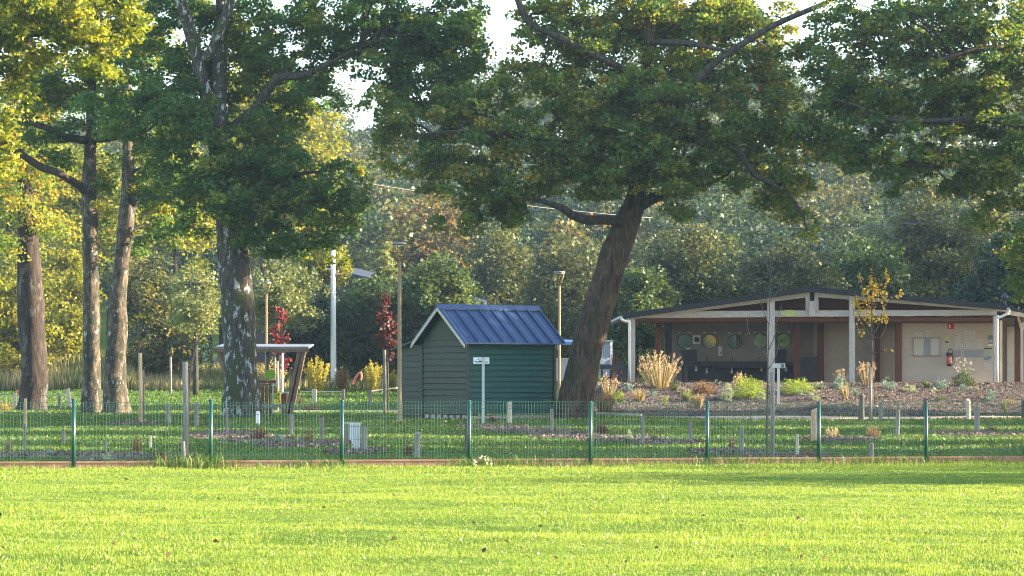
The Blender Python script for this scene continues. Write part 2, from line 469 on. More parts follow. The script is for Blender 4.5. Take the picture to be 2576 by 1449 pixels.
# small mulched planting strips in the park grass: (px, py, rx px, ry px)
STRIPS = [(560, 1098, 80, 13), (660, 1110, 95, 12), (760, 1122, 120, 12), (880, 1142, 60, 8), (930, 1140, 40, 8), (1250, 1078, 75, 7), (1340, 1088, 110, 9), (1420, 1100, 90, 10),
          (1560, 1108, 110, 11), (1680, 1118, 90, 9), (1820, 1142, 90, 8), (1960, 1152, 90, 9), (2030, 1150, 50, 8), (2120, 1111, 90, 8), (2480, 1096, 120, 9), (120, 1150, 240, 7), (330, 1158, 160, 6), (340, 1068, 60, 6), (1215, 1076, 60, 5)]
SW = []
for px, py, rx, ry in STRIPS:
    c = ghit(px, py); a = ghit(px + rx, py); n_ = ghit(px, py + ry); f_ = ghit(px, py - ry)
    SW.append((c.x, (n_.y + f_.y) / 2, abs(a.x - c.x), abs(f_.y - n_.y) / 2 * .62))


def strip_np(x, y):
    r = np.zeros(np.shape(x), bool)
    for cx, cy, rx, ry in SW:
        wob = 1 + .22 * np.sin(x * 2.3 + cy) + .15 * np.sin(x * 5.1)
        r |= ((x - cx) / rx) ** 2 + ((y - cy) / ry) ** 2 < wob
    return r


for i, (cx, cy, rx, ry) in enumerate(SW):
    k = 28
    mb = MB()
    ring = []
    for a in range(k):
        t = 2 * math.pi * a / k
        q = 1 + .12 * math.sin(3 * t + i) + .1 * math.sin(7 * t + 2 * i)
        x, y = cx + rx * q * math.cos(t), cy + ry * q * math.sin(t)
        ring.append(Vector((x, y, gz(x, y) + .004)))
    top = [Vector((cx + (p.x - cx) * .7, cy + (p.y - cy) * .7, p.z + .05)) for p in ring]
    mb.add(ring + top, [tuple(range(k, 2 * k))] + [(j, (j + 1) % k, k + (j + 1) % k, k + j) for j in range(k)], True)
    tag(mb.build('mulch_strip', M['mulch']), kind='structure')


# ------------------------------------------------------------------ scattered ground cover
def shed_np(x, y):
    return (np.abs(x + 1.4) < 3.2) & (y > 80.4) & (y < 86.5)


def blades(x, y, h, w, tint, lean=.35):
    n = len(x)
    z = gzn(x, y)
    a = rng.uniform(0, 2 * np.pi, n)
    d = np.stack([np.cos(a), np.sin(a), np.zeros(n)], -1)
    base = np.stack([x, y, z - .005], -1)
    ln = rng.normal(size=(n, 2)) * lean
    top = base + np.stack([ln[:, 0] * h, ln[:, 1] * h, h], -1)
    mid = (base + top) / 2 + np.stack([-ln[:, 0] * h * .2, -ln[:, 1] * h * .2, h * .1], -1)
    ww = w[:, None] * .5
    return np.stack([base - d * ww * .8, mid + d * ww, top, mid - d * ww], 1), tint


def patchiness(x, y, s=1.0):
    return .5 + .25 * np.sin(x * .9 * s + 1.3 * np.sin(y * .5 * s)) * np.sin(y * .7 * s + .6 * np.sin(x * .8 * s)) + .25 * np.sin(x * 2.7 * s + y * .6) * np.sin(y * 2.1 * s - x * .5)


N = 580000
u = rng.random(N)
Y = 16.5 * (43.5 / 16.5) ** u
X = (rng.random(N) * 2 - 1) * (.205 * Y + 3.6)
line_y = 39.2 + (X + 6.8) * .165
keep = (Y < line_y - .06)
X, Y = X[keep], Y[keep]
pt = patchiness(X, Y, .8)
near_fence = sstep(3.2, .3, line_y[keep] - Y)
h = rng.uniform(.013, .034, len(X)) * (.6 + .8 * pt) * (1 + 1.1 * near_fence)
w = .003 + .00021 * Y * rng.uniform(.6, 1.4, len(X))
pl = patchiness(X * .35 + 7, Y * .6, 1.0)
dent_shade = np.zeros(len(X))  # darker blade tint, shade of lawn dents put into the colour
for q_ in range(60):
    cy_ = 17 * (40 / 17) ** rng.random(); cx_ = rng.uniform(-1, 1) * (.205 * cy_ + 1); rx_, ry_ = rng.uniform(.15, .9), rng.uniform(.12, .55)
    dent_shade = np.maximum(dent_shade, (((X - cx_) / rx_) ** 2 + ((Y - cy_) / ry_) ** 2 < 1 + .5 * np.sin(X * 9 + q_)) * rng.uniform(.2, .42))
tint = np.clip(.22 + .26 * pt + .3 * pl - dent_shade + rng.normal(size=len(X)) * .13, 0, .9)
tint = np.where(rng.random(len(X)) < .035, .97, tint)
q, t = blades(X, Y, h, w, tint)
tag(quads('lawn_grass', q, t, M['lawn']), kind='stuff')

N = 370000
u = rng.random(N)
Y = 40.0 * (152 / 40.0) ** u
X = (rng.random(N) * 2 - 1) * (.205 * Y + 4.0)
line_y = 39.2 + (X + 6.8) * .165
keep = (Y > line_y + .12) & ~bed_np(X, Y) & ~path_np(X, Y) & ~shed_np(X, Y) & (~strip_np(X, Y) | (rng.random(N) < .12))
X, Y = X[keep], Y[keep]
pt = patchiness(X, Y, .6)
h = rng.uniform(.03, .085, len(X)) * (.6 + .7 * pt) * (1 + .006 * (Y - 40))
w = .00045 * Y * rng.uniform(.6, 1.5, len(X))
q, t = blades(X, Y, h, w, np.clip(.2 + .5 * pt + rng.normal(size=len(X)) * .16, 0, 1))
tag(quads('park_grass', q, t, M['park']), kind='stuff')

# long grass left uncut along the fence foot
LX, LY, LH = [], [], []
for px, n_, hh, sp in [(380, 60, .13, 40), (480, 260, .26, 45), (540, 140, .22, 30), (640, 90, .12, 60), (760, 150, .14, 60), (840, 90, .14, 30), (960, 60, .1, 70), (1190, 170, .17, 40), (1250, 160, .2, 45), (1340, 140, .2, 50),
                      (1440, 70, .14, 40), (1530, 130, .17, 60), (1680, 90, .13, 60), (1790, 120, .16, 40), (1900, 150, .16, 60), (2010, 130, .16, 50), (2110, 90, .12, 50), (2220, 170, .17, 60), (2380, 140, .15, 60), (2500, 120, .14, 60), (130, 120, .12, 130)]:
    x = (px + rng.normal(size=n_) * sp - CX) / F * 40.2
    LX.append(x); LY.append(39.2 + (x + 6.8) * .165 - np.abs(rng.normal(size=n_)) * .28 - .04); LH.append(hh * rng.uniform(.4, 1.25, n_))
LX, LY, LH = map(np.concatenate, (LX, LY, LH))
q, t = blades(LX, LY, LH, np.full(len(LX), .012), np.clip(rng.normal(.45, .25, len(LX)), 0, 1), .4)
tag(quads('tall_fence_grass', q, t, M['park']), kind='stuff')

# fallen leaves, chips
N = 900
Y = 17 * (42 / 17) ** rng.random(N); X = (rng.random(N) * 2 - 1) * (.205 * Y + 1.5)
C = np.stack([X, Y, gzn(X, Y) + .035], -1)
tt = rng.random(N); tt = np.where(rng.random(N) < .35, .97, tt * .8)
big = np.where(rng.random(N) < .05, 2.2, 1.0)
tt = np.where(big > 1.5, .35 * rng.random(N), tt)
qa = leaf_quads(C, .026 * big, .02 * big, .6, .3)
N = 2200
Y = 41 + 55 * rng.random(N); X = (rng.random(N) * 2 - 1) * (.205 * Y + 1.5)
C = np.stack([X, Y, gzn(X, Y) + .05], -1)
qb = leaf_quads(C, .07, .05, .6, .3)
tag(quads('fallen_leaves', np.concatenate([qa, qb]), np.concatenate([tt, rng.random(2200) * .85]), M['fallen']), kind='stuff')

N = 70000
X = rng.uniform(2, 26, N); Y = 86.2 + rng.random(N) ** 1.2 * 13.5
k = bed_np(X, Y); X, Y = X[k], Y[k]
C = np.stack([X, Y, gzn(X, Y) + .035 + rng.random(len(X)) * .03], -1)
qa = leaf_quads(C, rng.uniform(.05, .12, len(X)), rng.uniform(.025, .05, len(X)), .9, .1)
ta = rng.random(len(X))
S = []
for cx, cy, rx, ry in SW:
    n_ = int(350 + 800 * min(2.5, rx * ry))
    a = rng.uniform(0, 6.283, n_); r = np.sqrt(rng.random(n_)) * 1.08
    S.append(np.stack([cx + rx * r * np.cos(a), cy + ry * r * np.sin(a)], -1))
S = np.concatenate(S)
C = np.stack([S[:, 0], S[:, 1], gzn(S[:, 0], S[:, 1]) + .03 + rng.random(len(S)) * .05], -1)
qb = leaf_quads(C, rng.uniform(.04, .11, len(S)), rng.uniform(.02, .05, len(S)), .2, .1)
tag(quads('wood_chips', np.concatenate([qa, qb]), np.concatenate([ta, rng.random(len(S)) * .8]), M['chip']), kind='stuff')


# ================================================================== TREES
def catmull(pts, k=4):
    P = [np.array(p, float) for p in pts]
    P = [2 * P[0] - P[1]] + P + [2 * P[-1] - P[-2]]
    out = []
    for i in range(1, len(P) - 2):
        for j in range(k):
            t = j / k
            a, b, c, d = P[i - 1], P[i], P[i + 1], P[i + 2]
            out.append(.5 * (2 * b + (c - a) * t + (2 * a - 5 * b + 4 * c - d) * t * t + (3 * b - a - 3 * c + d) * t ** 3))
    out.append(P[-2])
    return out


def pp(path, Y, dy=None):
    """path of (px, py, half width px) to (x, y, z, r) at distance Y (plus an optional drift in depth)"""
    out = []
    for i, (px, py, hw) in enumerate(path):
        yy = Y + (dy[i] if dy else 0)
        w = W(px, py, yy)
        out.append((w.x, w.y, w.z, hw * yy / F))
    return out


def trunk_mesh(mb, path, n=20, rough=.12, lobes=0.0, seed=0, k=5):
    c = catmull(path, k)
    mb.tube([p[:3] for p in c], [max(.008, p[3]) for p in c], n, True, rough, lobes, seed)
    return [Vector(p[:3]) for p in c]


GAPS = [(2.1, .7, 2.9, .3), (-2.6, 1.1, 2.0, 1.7), (1.2, -2.2, 3.4, 4.0), (3.9, 1.9, -1.7, 2.2), (-1.5, 2.4, 4.6, 5.1)]


def clump_leaves(blobs, per, crad, leaf, seedt=0.0, flat=.62, tvar=.55, droop=.0, gaps=None):
    """blobs: (cx,cy,cz,rx,ry,rz,clumps). returns leaf centres, tints, clump centres"""
    cs = []
    for cx, cy, cz, rx, ry, rz, n in blobs:
        d = unit(rng.normal(size=(int(n), 3)))
        r = rng.random((int(n), 1)) ** .42
        cs.append(np.array([cx, cy, cz]) + d * r * np.array([rx, ry, rz]))
    cs = np.concatenate(cs)
    k = len(cs)
    rad = rng.uniform(.6, 1.3, k) * crad
    cnt = np.maximum(6, (per * (rad / crad) ** 2 * rng.uniform(.6, 1.3, k)).astype(int))
    idx = np.repeat(np.arange(k), cnt)
    d = unit(rng.normal(size=(len(idx), 3))) * rng.random((len(idx), 1)) ** .45
    d[:, 2] *= flat
    C = cs[idx] + d * rad[idx][:, None]
    C[:, 2] -= droop * (d[:, 0] ** 2 + d[:, 1] ** 2) * rad[idx]
    if gaps:
        g_ = np.zeros(len(C))
        for kx, ky, kz, ph in GAPS: g_ += np.sin(C[:, 0] * kx + C[:, 1] * ky + C[:, 2] * kz + ph)
        keep = g_ > gaps
        C, idx, d = C[keep], idx[keep], d[keep]
    ct = rng.random(k)
    tint = seedt + ct[idx] * tvar + rng.random(len(idx)) * (1 - tvar) * .9
    return C, tint, cs


def limbs_to(mb, trunk_pts, cs, count, r0=.07, lo=.35):
    """thin curved limbs from the trunk into the clumps"""
    tp = trunk_pts
    if count <= 0: return
    sel = rng.choice(len(cs), min(count, len(cs)), replace=False)
    zs = [p.z for p in tp]; zlo = min(zs) + (max(zs) - min(zs)) * lo
    cand = [p for p in tp if p.z >= zlo] or tp
    for s_ in sel:
        c = Vector(cs[s_])
        b = min(cand, key=lambda p: (p - c).length + abs(p.z - (c.z - .25 * abs(c.x - p.x))) * .8)
        L = (c - b).length
        if L < .3: continue
        pts = []
        for i in range(6):
            t = i / 5
            p = b.lerp(c, t)
            p += Vector((mn.noise(p * .6), mn.noise(p * .6 + Vector((9, 0, 0))), mn.noise(p * .6 + Vector((0, 7, 0))))) * .28 * L * .3 * math.sin(math.pi * t)
            p.z += .1 * L * math.sin(math.pi * t)
            pts.append(p)
        r = min(r0, .012 * L + .015)
        mb.tube(pts, [r * (1 - .8 * i / 5) for i in range(6)], 5)


def pblob(px, py, rx, ry, Y, n, ry_m=2.2, dy=0):
    c = W(px, py, Y + dy)
    s_ = (Y + dy) / F
    return (c.x, c.y, c.z, rx * s_, ry_m, ry * s_, n)


def big_tree(name, label, cat, base, trunks, blobs, bark, leafm, per=150, crad=.75, leaf=(.2, .14), seedt=0.0, nlimb=60, group=None, lobes=.12, extra=None, tvar=.55, limbs=None, ridges=0):
    root = thing(name, label, cat, base, group)
    mb = MB(); tp = []
    for i, p in enumerate(trunks):
        tp += trunk_mesh(mb, p, 22 if i == 0 else 12, .12, lobes if i == 0 else 0, i * 3 + base[0])
    if ridges:                                  # old creeper stems grown into the bark
        cc = [np.array(p) for p in catmull(trunks[0], 5)]
        for q_ in range(ridges):
            th0 = 2 * math.pi * q_ / ridges + rng.normal() * .15; tw = rng.normal() * .5
            n0 = int(rng.integers(0, 4)); n1 = int(rng.integers(len(cc) * 2 // 5, len(cc) * 4 // 5))
            pts, rr = [], []
            for k_ in range(n0, n1):
                p = cc[k_]; a_ = th0 + tw * k_ / len(cc) + .18 * math.sin(k_ * .9 + q_ * 2)
                pts.append((p[0] + math.cos(a_) * p[3] * .98, p[1] + math.sin(a_) * p[3] * .98, p[2])); rr.append(.034 * (1 - .6 * (k_ - n0) / max(1, n1 - n0)) * (.7 + .5 * abs(math.sin(q_ * 3.3))))
            mb.tube(pts, rr, 6, True, .3)
    mb.build('trunk', bark, root)
    C, t, cs = clump_leaves(blobs, per, crad, leaf, seedt, tvar=tvar, droop=.35, flat=.5, gaps=-1.15)
    mb = MB()
    for l in (limbs or []):
        tp += trunk_mesh(mb, l, 8, .12, 0, 1)
    limbs_to(mb, tp, cs, nlimb)
    if mb.v: mb.build('limb', M['limb'], root)
    n = len(C)
    sz = rng.uniform(.7, 1.25, n)
    q = leaf_quads(C, leaf[0] * sz, leaf[1] * sz, .35)
    mats = [(leafm, np.ones(n, bool))]
    quads('crown', q, t, leafm, root)
    if extra:                                   # leaves that have already turned: (blobs, material, label)
        C, t, cs = clump_leaves(extra[0], extra[3] if len(extra) > 3 else per, crad * .7, leaf, 0)
        sz = rng.uniform(.7, 1.2, len(C))
        o = quads('crown', leaf_quads(C, leaf[0] * sz, leaf[1] * sz, .35), t, extra[1], root)
        o['label'] = extra[2]
    return root


def B(px, py, Y):
    w = W(px, py, Y); return (w.x, Y, gz(w.x, Y))


# ---- oak behind the low fence, left of the shed (thick trunk with white lichen)
YA = 84.0
oa = [pp([(612, 1066, 58), (609, 1035, 52), (607, 990, 46), (605, 930, 42), (602, 850, 42), (597, 760, 43), (592, 690, 40), (586, 630, 37), (575, 560, 32), (562, 450, 30), (550, 340, 29), (540, 265, 32)], YA),
      pp([(538, 300, 24), (512, 215, 16), (492, 130, 16), (470, 50, 15), (446, -30, 14), (420, -160, 9), (400, -260, 4)], YA, [0, -.3, -.5, -.8, -1, -1, -1]),
      pp([(546, 300, 26), (551, 200, 19), (553, 120, 18), (556, 30, 16), (566, -80, 12), (580, -220, 6)], YA, [0, .3, .5, .8, 1, 1]),
      pp([(510, 150, 9), (530, 125, 10), (556, 70, 12), (578, 10, 12), (590, -60, 8)], YA, [-.6, -.8, -.9, -.9, -.8])]
oal = [pp([(565, 340, 16), (640, 275, 13), (683, 214, 11), (710, 193, 11), (760, 190, 9), (822, 162, 6), (900, 120, 3)], YA, [0, -.5, -.8, -1, -1, -1, -1]),
       pp([(590, 540, 10), (660, 470, 7), (740, 440, 5), (820, 430, 3)], YA, [0, -.7, -1.2, -1.6]),
       pp([(545, 330, 9), (470, 290, 7), (410, 300, 5), (370, 330, 3)], YA, [0, -.8, -1.4, -1.6])]
Q = lambda *a, **k: pblob(*a, YA, **k)


def bl(lst, Y, dens=1.0, depth=1.8):
    return [pblob(a, b_, c, d, Y, max(3, int(dens * c * d / 230)), depth, e if len(r) else 0) for (a, b_, c, d, *r) in lst for e in [r[0] if r else 0]]


crownA = bl([(800, 510, 125, 110, -1), (700, 440, 130, 95, -1.2), (640, 560, 90, 75, -1), (720, 600, 130, 45, -.5), (880, 540, 50, 75, -.5), (570, 470, 105, 85, -1.8), (640, 350, 110, 75, -1), (600, 410, 120, 90, -1.5),
             (450, 300, 110, 110, -1), (430, 450, 90, 80, -1), (470, 560, 75, 60, .5), (380, 200, 90, 90, 0), (640, 190, 80, 100, .8), (740, 120, 130, 90, .5), (700, 260, 90, 60, .8),
             (830, 60, 150, 80, 0), (960, 60, 150, 90, -.5), (1080, 60, 130, 90, -.5), (1020, 150, 140, 70, -.5), (1130, 150, 100, 70, -.3), (1160, 40, 60, 60, 0), (780, 240, 60, 50, .5), (810, 190, 40, 40, .5), (1020, 205, 60, 35, 0), (1180, 100, 40, 60, 0),
             (600, 60, 120, 80, 1.2), (420, 60, 130, 90, .8), (540, 170, 120, 100, 1.6), (1060, 230, 80, 50, 0), (1150, 210, 70, 50, -.2), (330, 330, 70, 70, 0), (560, 300, 60, 60, 2), (1200, 20, 50, 40, 0), (1190, 180, 40, 40, 0), (1090, 260, 50, 30, 0), (945, 135, 42, 36, 0), (872, 128, 36, 30, 0), (985, 275, 40, 40, 0), (1005, 180, 40, 45, 0), (868, 250, 28, 34, .4), (1215, 110, 34, 40, 0), (500, 40, 60, 60, 1.5), (250, 250, 70, 60, 1)], YA, 1.0)
crownA += bl([(600, -120, 380, 120, 0), (900, -130, 300, 110, 0), (550, -300, 330, 120, 0), (800, -320, 260, 110, 0)], YA, .35, 4)
big_tree('oak_tree', 'massive oak with white lichen on its thick trunk, forked above, left of the shed', 'tree', B(612, 1050, YA), oa, crownA, M['barkA'], M['oakdark'],
         per=112, crad=.47, leaf=(.155, .105), tvar=.45, nlimb=70, limbs=oal, lobes=.2, group='old oaks of the park',
         extra=(bl([(620, 130, 90, 90, 2.5), (700, 230, 90, 80, 2.5), (500, 330, 110, 120, 2.5), (850, 640, 30, 25, .5), (890, 420, 30, 40, 1), (330, 60, 80, 60, 1)], YA + 1, .7), M['oakgold'], 'yellow turned leaves of the lichened oak', 80))

# ---- leaning oak right of the shed
YB = 82.0
ob = [pp([(1442, 1066, 52.1), (1446, 1035, 46.5), (1452, 990, 42.8), (1465, 930, 40.0), (1481, 860, 39.1), (1500, 795, 38.1), (1522, 720, 37.2), (1546, 640, 35.3), (1570, 575, 33.5), (1592, 525, 27.9), (1605, 470, 23.2), (1614, 400, 21.4), (1622, 310, 19.5), (1629, 200, 18.6), (1633, 120, 16.7), (1636, 40, 15.8), (1640, -60, 12.1), (1645, -200, 5.6)], YB)]
obl = [pp([(1578, 560, 17), (1530, 553, 12), (1480, 553, 12), (1440, 541, 11), (1412, 523, 9), (1360, 505, 6), (1300, 490, 3)], YB, [0, -.8, -1.2, -1.5, -1.8, -2, -2]),
       pp([(1600, 520, 18), (1642, 500, 14), (1690, 482, 10), (1760, 470, 6), (1830, 440, 3)], YB, [0, -.3, -.5, -.6, -.8]),
       pp([(1620, 320, 12), (1720, 345, 10), (1800, 355, 8), (1854, 377, 8), (1898, 438, 7), (1956, 470, 6), (2012, 526, 4), (2030, 580, 2)], YB, [0, -1, -1.6, -2, -2, -2, -2, -2]),
       pp([(1628, 260, 12), (1700, 240, 11), (1757, 199, 11), (1798, 158, 10), (1849, 122, 9), (1950, 62, 8), (2080, 6, 6), (2160, -40, 3)], YB, [0, -1, -1.5, -1.5, -1.5, -1.5, -1.5, -1.5]),
       pp([(1634, 110, 9), (1670, 106, 8), (1752, 112, 7), (1830, 130, 4)], YB, [0, -.8, -1.4, -1.6]),
       pp([(1626, 210, 10), (1560, 170, 9), (1513, 148, 8), (1467, 122, 8), (1400, 90, 8), (1330, 56, 8), (1302, -5, 8), (1290, -60, 4)], YB, [0, -1, -1.5, -1.5, -1.4, -1, -1, -1]),
       pp([(1612, 400, 9), (1540, 380, 7), (1430, 360, 5), (1250, 335, 4), (1150, 330, 3), (1040, 340, 2)], YB, [0, -1, -1.6, -2, -2, -2])]
crownB = bl([(1560, 360, 140, 110, -1.5), (1450, 310, 120, 100, -1.2), (1340, 360, 120, 95, -1.2), (1220, 320, 110, 85, -1), (1110, 290, 95, 70, -.6), (1020, 330, 65, 60, -.4), (980, 400, 35, 40, -.3), (1140, 410, 110, 60, -.8), (1270, 460, 110, 65, -1), (1400, 455, 120, 65, -1.2),
             (1500, 450, 90, 55, -1.5), (1260, 530, 50, 28, -1), (1160, 520, 40, 28, -1), (1090, 380, 50, 45, -.5), (1660, 380, 130, 110, -1.6), (1760, 330, 110, 100, -1.2), (1700, 470, 70, 45, -1), (1830, 420, 90, 70, -.8), (1880, 320, 110, 90, -.6), (1960, 400, 90, 75, -.6), (1990, 480, 60, 55, -.5), (2020, 540, 32, 40, -.4),
             (1640, 240, 130, 70, -1.6), (1540, 230, 110, 75, -1), (1420, 210, 90, 60, -.6), (1760, 230, 110, 70, -.8), (1860, 200, 90, 70, -.4), (1500, 90, 130, 70, 0), (1400, 60, 70, 60, 0), (1420, 130, 60, 40, 0), (1750, 90, 110, 90, .5), (1860, 70, 90, 70, .3), (1930, 150, 60, 60, .2), (1640, 60, 110, 70, 1.4), (1350, 20, 45, 40, 0), (1210, 240, 70, 35, -.6), (1270, 545, 40, 30, -1), (1180, 545, 45, 28, -1), (1120, 470, 60, 40, -.8), (990, 300, 40, 60, -.3), (1110, 560, 25, 18, -.6), (1930, 500, 50, 50, -.4), (1700, 530, 50, 22, -.8), (1760, 420, 70, 60, -1), (1690, 50, 70, 60, .6), (1720, 150, 80, 50, .4), (1560, 150, 80, 50, -.3), (1480, 20, 110, 50, .2), (1590, 20, 60, 50, -.6), (1800, 20, 90, 45, .3), (1930, 60, 80, 60, .3), (1990, 110, 60, 50, .2), (1330, 100, 40, 40, 0), (1380, 190, 70, 50, 0), (1280, 230, 60, 50, 0), (1325, 15, 40, 30, 0), (1285, 175, 34, 26, 0), (960, 250, 34, 40, 0), (1960, 220, 80, 60, 0), (1970, 310, 60, 50, -.3)], YB, 1.0)
crownB += bl([(1500, -130, 340, 110, 0), (1800, -130, 280, 110, 0), (1650, -300, 350, 120, 0)], YB, .35, 4)
big_tree('oak_tree', 'leaning brown-barked oak with a wide low crown, right of the green shed', 'tree', B(1442, 1056, YB), ob, crownB, M['barkB'], M['oak'],
         per=112, crad=.47, leaf=(.155, .105), tvar=.45, nlimb=90, limbs=obl, ridges=26, lobes=.2, group='old oaks of the park', seedt=.06,
         extra=(bl([(2028, 590, 38, 22, -.4), (1640, 90, 120, 80, 2.2), (1750, 60, 130, 90, 2.2), (1560, 300, 60, 60, 1.5), (1680, 300, 70, 60, 1.5), (1900, 90, 60, 50, 1), (1290, 370, 30, 20, -1.2), (1500, 100, 80, 50, 1.5)], YB, .7), M['oakgold'], 'yellow turned leaves of the leaning oak', 80))

# ---- oak standing just outside the right edge, its crown reaches in
YC = 80.0
oc = [pp([(2800, 1060, 50), (2790, 900, 40), (2780, 700, 36), (2770, 500, 32), (2750, 300, 26), (2730, 100, 20), (2700, -100, 12), (2680, -250, 6)], YC)]
ocl = [pp([(2765, 430, 16), (2600, 330, 12), (2480, 300, 9), (2318, 306, 7), (2231, 300, 6), (2175, 272, 4), (2100, 250, 2)], YC, [0, -1, -1.5, -1.6, -1.6, -1.6, -1.6]),
       pp([(2480, 300, 7), (2400, 310, 6), (2369, 362, 4), (2350, 420, 2)], YC, [-1.5, -1.6, -1.6, -1.6]),
       pp([(2735, 130, 14), (2560, 120, 10), (2430, 130, 8), (2280, 190, 6), (2200, 240, 3)], YC, [0, -.6, -1, -1.2, -1.2])]
crownC = bl([(2480, 100, 130, 110, -.8), (2520, 260, 100, 120, -1), (2540, 420, 75, 100, -1), (2570, 560, 45, 80, -.8), (2400, 230, 110, 100, -.6), (2330, 120, 110, 90, -.4), (2280, 290, 110, 80, -.6), (2180, 200, 110, 90, -.3), (2130, 300, 90, 70, -.3), (2230, 390, 90, 55, -.5), (2360, 370, 80, 60, -.4), (2130, 390, 80, 50, -.2), (2060, 240, 80, 70, 0), (2090, 130, 80, 55, .2), (2220, 90, 90, 55, .2), (2260, 460, 50, 25, -.3), (2560, 0, 90, 80, 0), (2320, 20, 90, 45, .2), (2430, 20, 60, 60, 0), (2590, 680, 34, 60, -.5), (2555, 640, 30, 60, -.6), (2470, 420, 60, 50, -.8), (2180, 60, 60, 40, .2), (2040, 330, 60, 50, 0), (2070, 40, 60, 30, .3), (2150, 20, 60, 25, .3), (2240, 30, 60, 35, .3), (2420, 450, 60, 40, -.4), (2480, 540, 40, 50, -.5), (2560, 720, 30, 40, -.4), (2300, 420, 70, 40, -.4)], YC, 1.0)
crownC += bl([(2700, -100, 300, 140, 0), (2780, 200, 190, 200, 0), (2760, 480, 150, 120, 0)], YC, .4, 4)
big_tree('oak_tree', 'spreading oak whose dark green crown fills the top right corner', 'tree', B(2800, 1060, YC), oc, crownC, M['barkB'], M['oak'],
         per=112, crad=.47, leaf=(.155, .105), tvar=.45, nlimb=70, limbs=ocl, group='old oaks of the park',
         extra=(bl([(2370, 340, 60, 22, -.6), (2440, 330, 35, 25, -.6), (2350, 60, 60, 50, 2), (2130, 60, 40, 30, 2)], YC, .7), M['oakgold'], 'yellow turned leaves near the end of a branch', 60))

# ---- the three trunks on the left
YT = 92.0
t1 = [pp([(80, 1050, 46), (84, 1020, 36), (87, 960, 33), (82, 860, 32), (77, 740, 33), (72, 640, 28), (65, 520, 21), (61, 420, 17), (62, 300, 13), (70, 150, 8), (75, 20, 4)], 97.0)]
big_tree('oak_tree', 'thick red-brown barked oak, leftmost trunk of the park', 'tree', B(80, 1035, 97.0), t1,
         bl([(40, 300, 110, 120, 0), (30, 470, 100, 90, 0), (120, 200, 110, 100, 0), (20, 600, 60, 60, -.5), (120, 560, 70, 50, .5), (60, 60, 160, 90, 0), (60, -100, 250, 110, 0), (100, 400, 90, 90, 0)], 97.0, .8, 3),
         M['barkC'], M['oak'], per=120, crad=.75, leaf=(.16, .11), nlimb=50, seedt=.12, lobes=.2, group='old oaks of the park')
t2 = [pp([(230, 1052, 36), (230, 1020, 27), (230, 930, 22), (230, 800, 21), (229, 700, 20), (226, 560, 19), (224, 460, 18), (228, 360, 14), (230, 260, 12), (233, 130, 11), (235, 0, 8), (236, -120, 4)], 92.0)]
t2l = [pp([(220, 490, 12), (204, 470, 11), (178, 453, 10), (140, 432, 10), (102, 420, 10), (60, 392, 9), (30, 374, 8), (-20, 366, 6), (-80, 350, 3)], 92.0, [0, -.3, -.6, -.9, -1, -1.2, -1.2, -1.2, -1.2]),
       pp([(228, 356, 12), (196, 350, 10), (168, 346, 9), (134, 330, 9), (102, 316, 8), (56, 300, 6), (10, 280, 3)], 92.0, [0, -.3, -.6, -.8, -1, -1, -1]),
       pp([(230, 272, 9), (252, 262, 7), (270, 246, 5), (300, 225, 2)], 92.0, [0, -.3, -.5, -.6]),
       pp([(228, 345, 14), (260, 350, 9), (300, 345, 6), (340, 330, 3)], 92.0, [0, -.3, -.5, -.6])]
big_tree('beech_tree', 'slender pale-barked tree, straight trunk with long dark limbs reaching left', 'tree', B(230, 1042, 92.0), t2,
         bl([(150, 260, 110, 80, 0), (110, 360, 80, 45, .6), (250, 210, 90, 80, .5), (330, 260, 80, 90, .5), (280, 330, 70, 40, -.6), (310, 400, 60, 40, .5), (90, 200, 80, 70, 0), (240, 80, 140, 80, .5), (240, -80, 240, 110, 0), (270, 440, 40, 40, .8), (160, 400, 50, 30, .5)], 92.0, .9, 2),
         M['barkD'], M['oakdark'], per=112, crad=.5, leaf=(.155, .105), tvar=.45, nlimb=45, limbs=t2l, seedt=.05, lobes=.15)
t3 = [pp([(291, 1056, 50), (291, 1030, 37), (290, 985, 29), (290, 932, 28), (293, 880, 25), (296, 835, 24), (297, 738, 21), (306, 662, 19), (319, 545, 21), (324, 490, 20), (322, 440, 16), (322, 370, 13), (316, 290, 11), (318, 150, 9), (322, 20, 5)], 91.0),
      pp([(328, 520, 14), (344, 500, 9), (356, 482, 5)], 91.0, [0, -.2, -.3])]
big_tree('beech_tree', 'pale-barked tree with a swollen branch stub, flared base beside the slender tree', 'tree', B(291, 1046, 91.0), t3,
         bl([(380, 300, 90, 90, .5), (430, 400, 80, 80, .5), (390, 480, 60, 50, 1), (300, 250, 70, 80, 0), (420, 560, 60, 50, 1.2), (360, 130, 110, 90, .5), (380, -50, 200, 110, 0), (270, 520, 25, 40, .5), (370, 600, 50, 40, 1.2)], 91.0, .9, 2),
         M['barkD'], M['oakdark'], per=112, crad=.5, leaf=(.155, .105), tvar=.45, nlimb=45, seedt=.1, lobes=.22,
         extra=(bl([(450, 460, 50, 50, 2), (260, 500, 20, 40, .5), (400, 520, 50, 60, 2)], 91.0, .6), M['lime'], 'yellow green leaves low in the crown', 80))

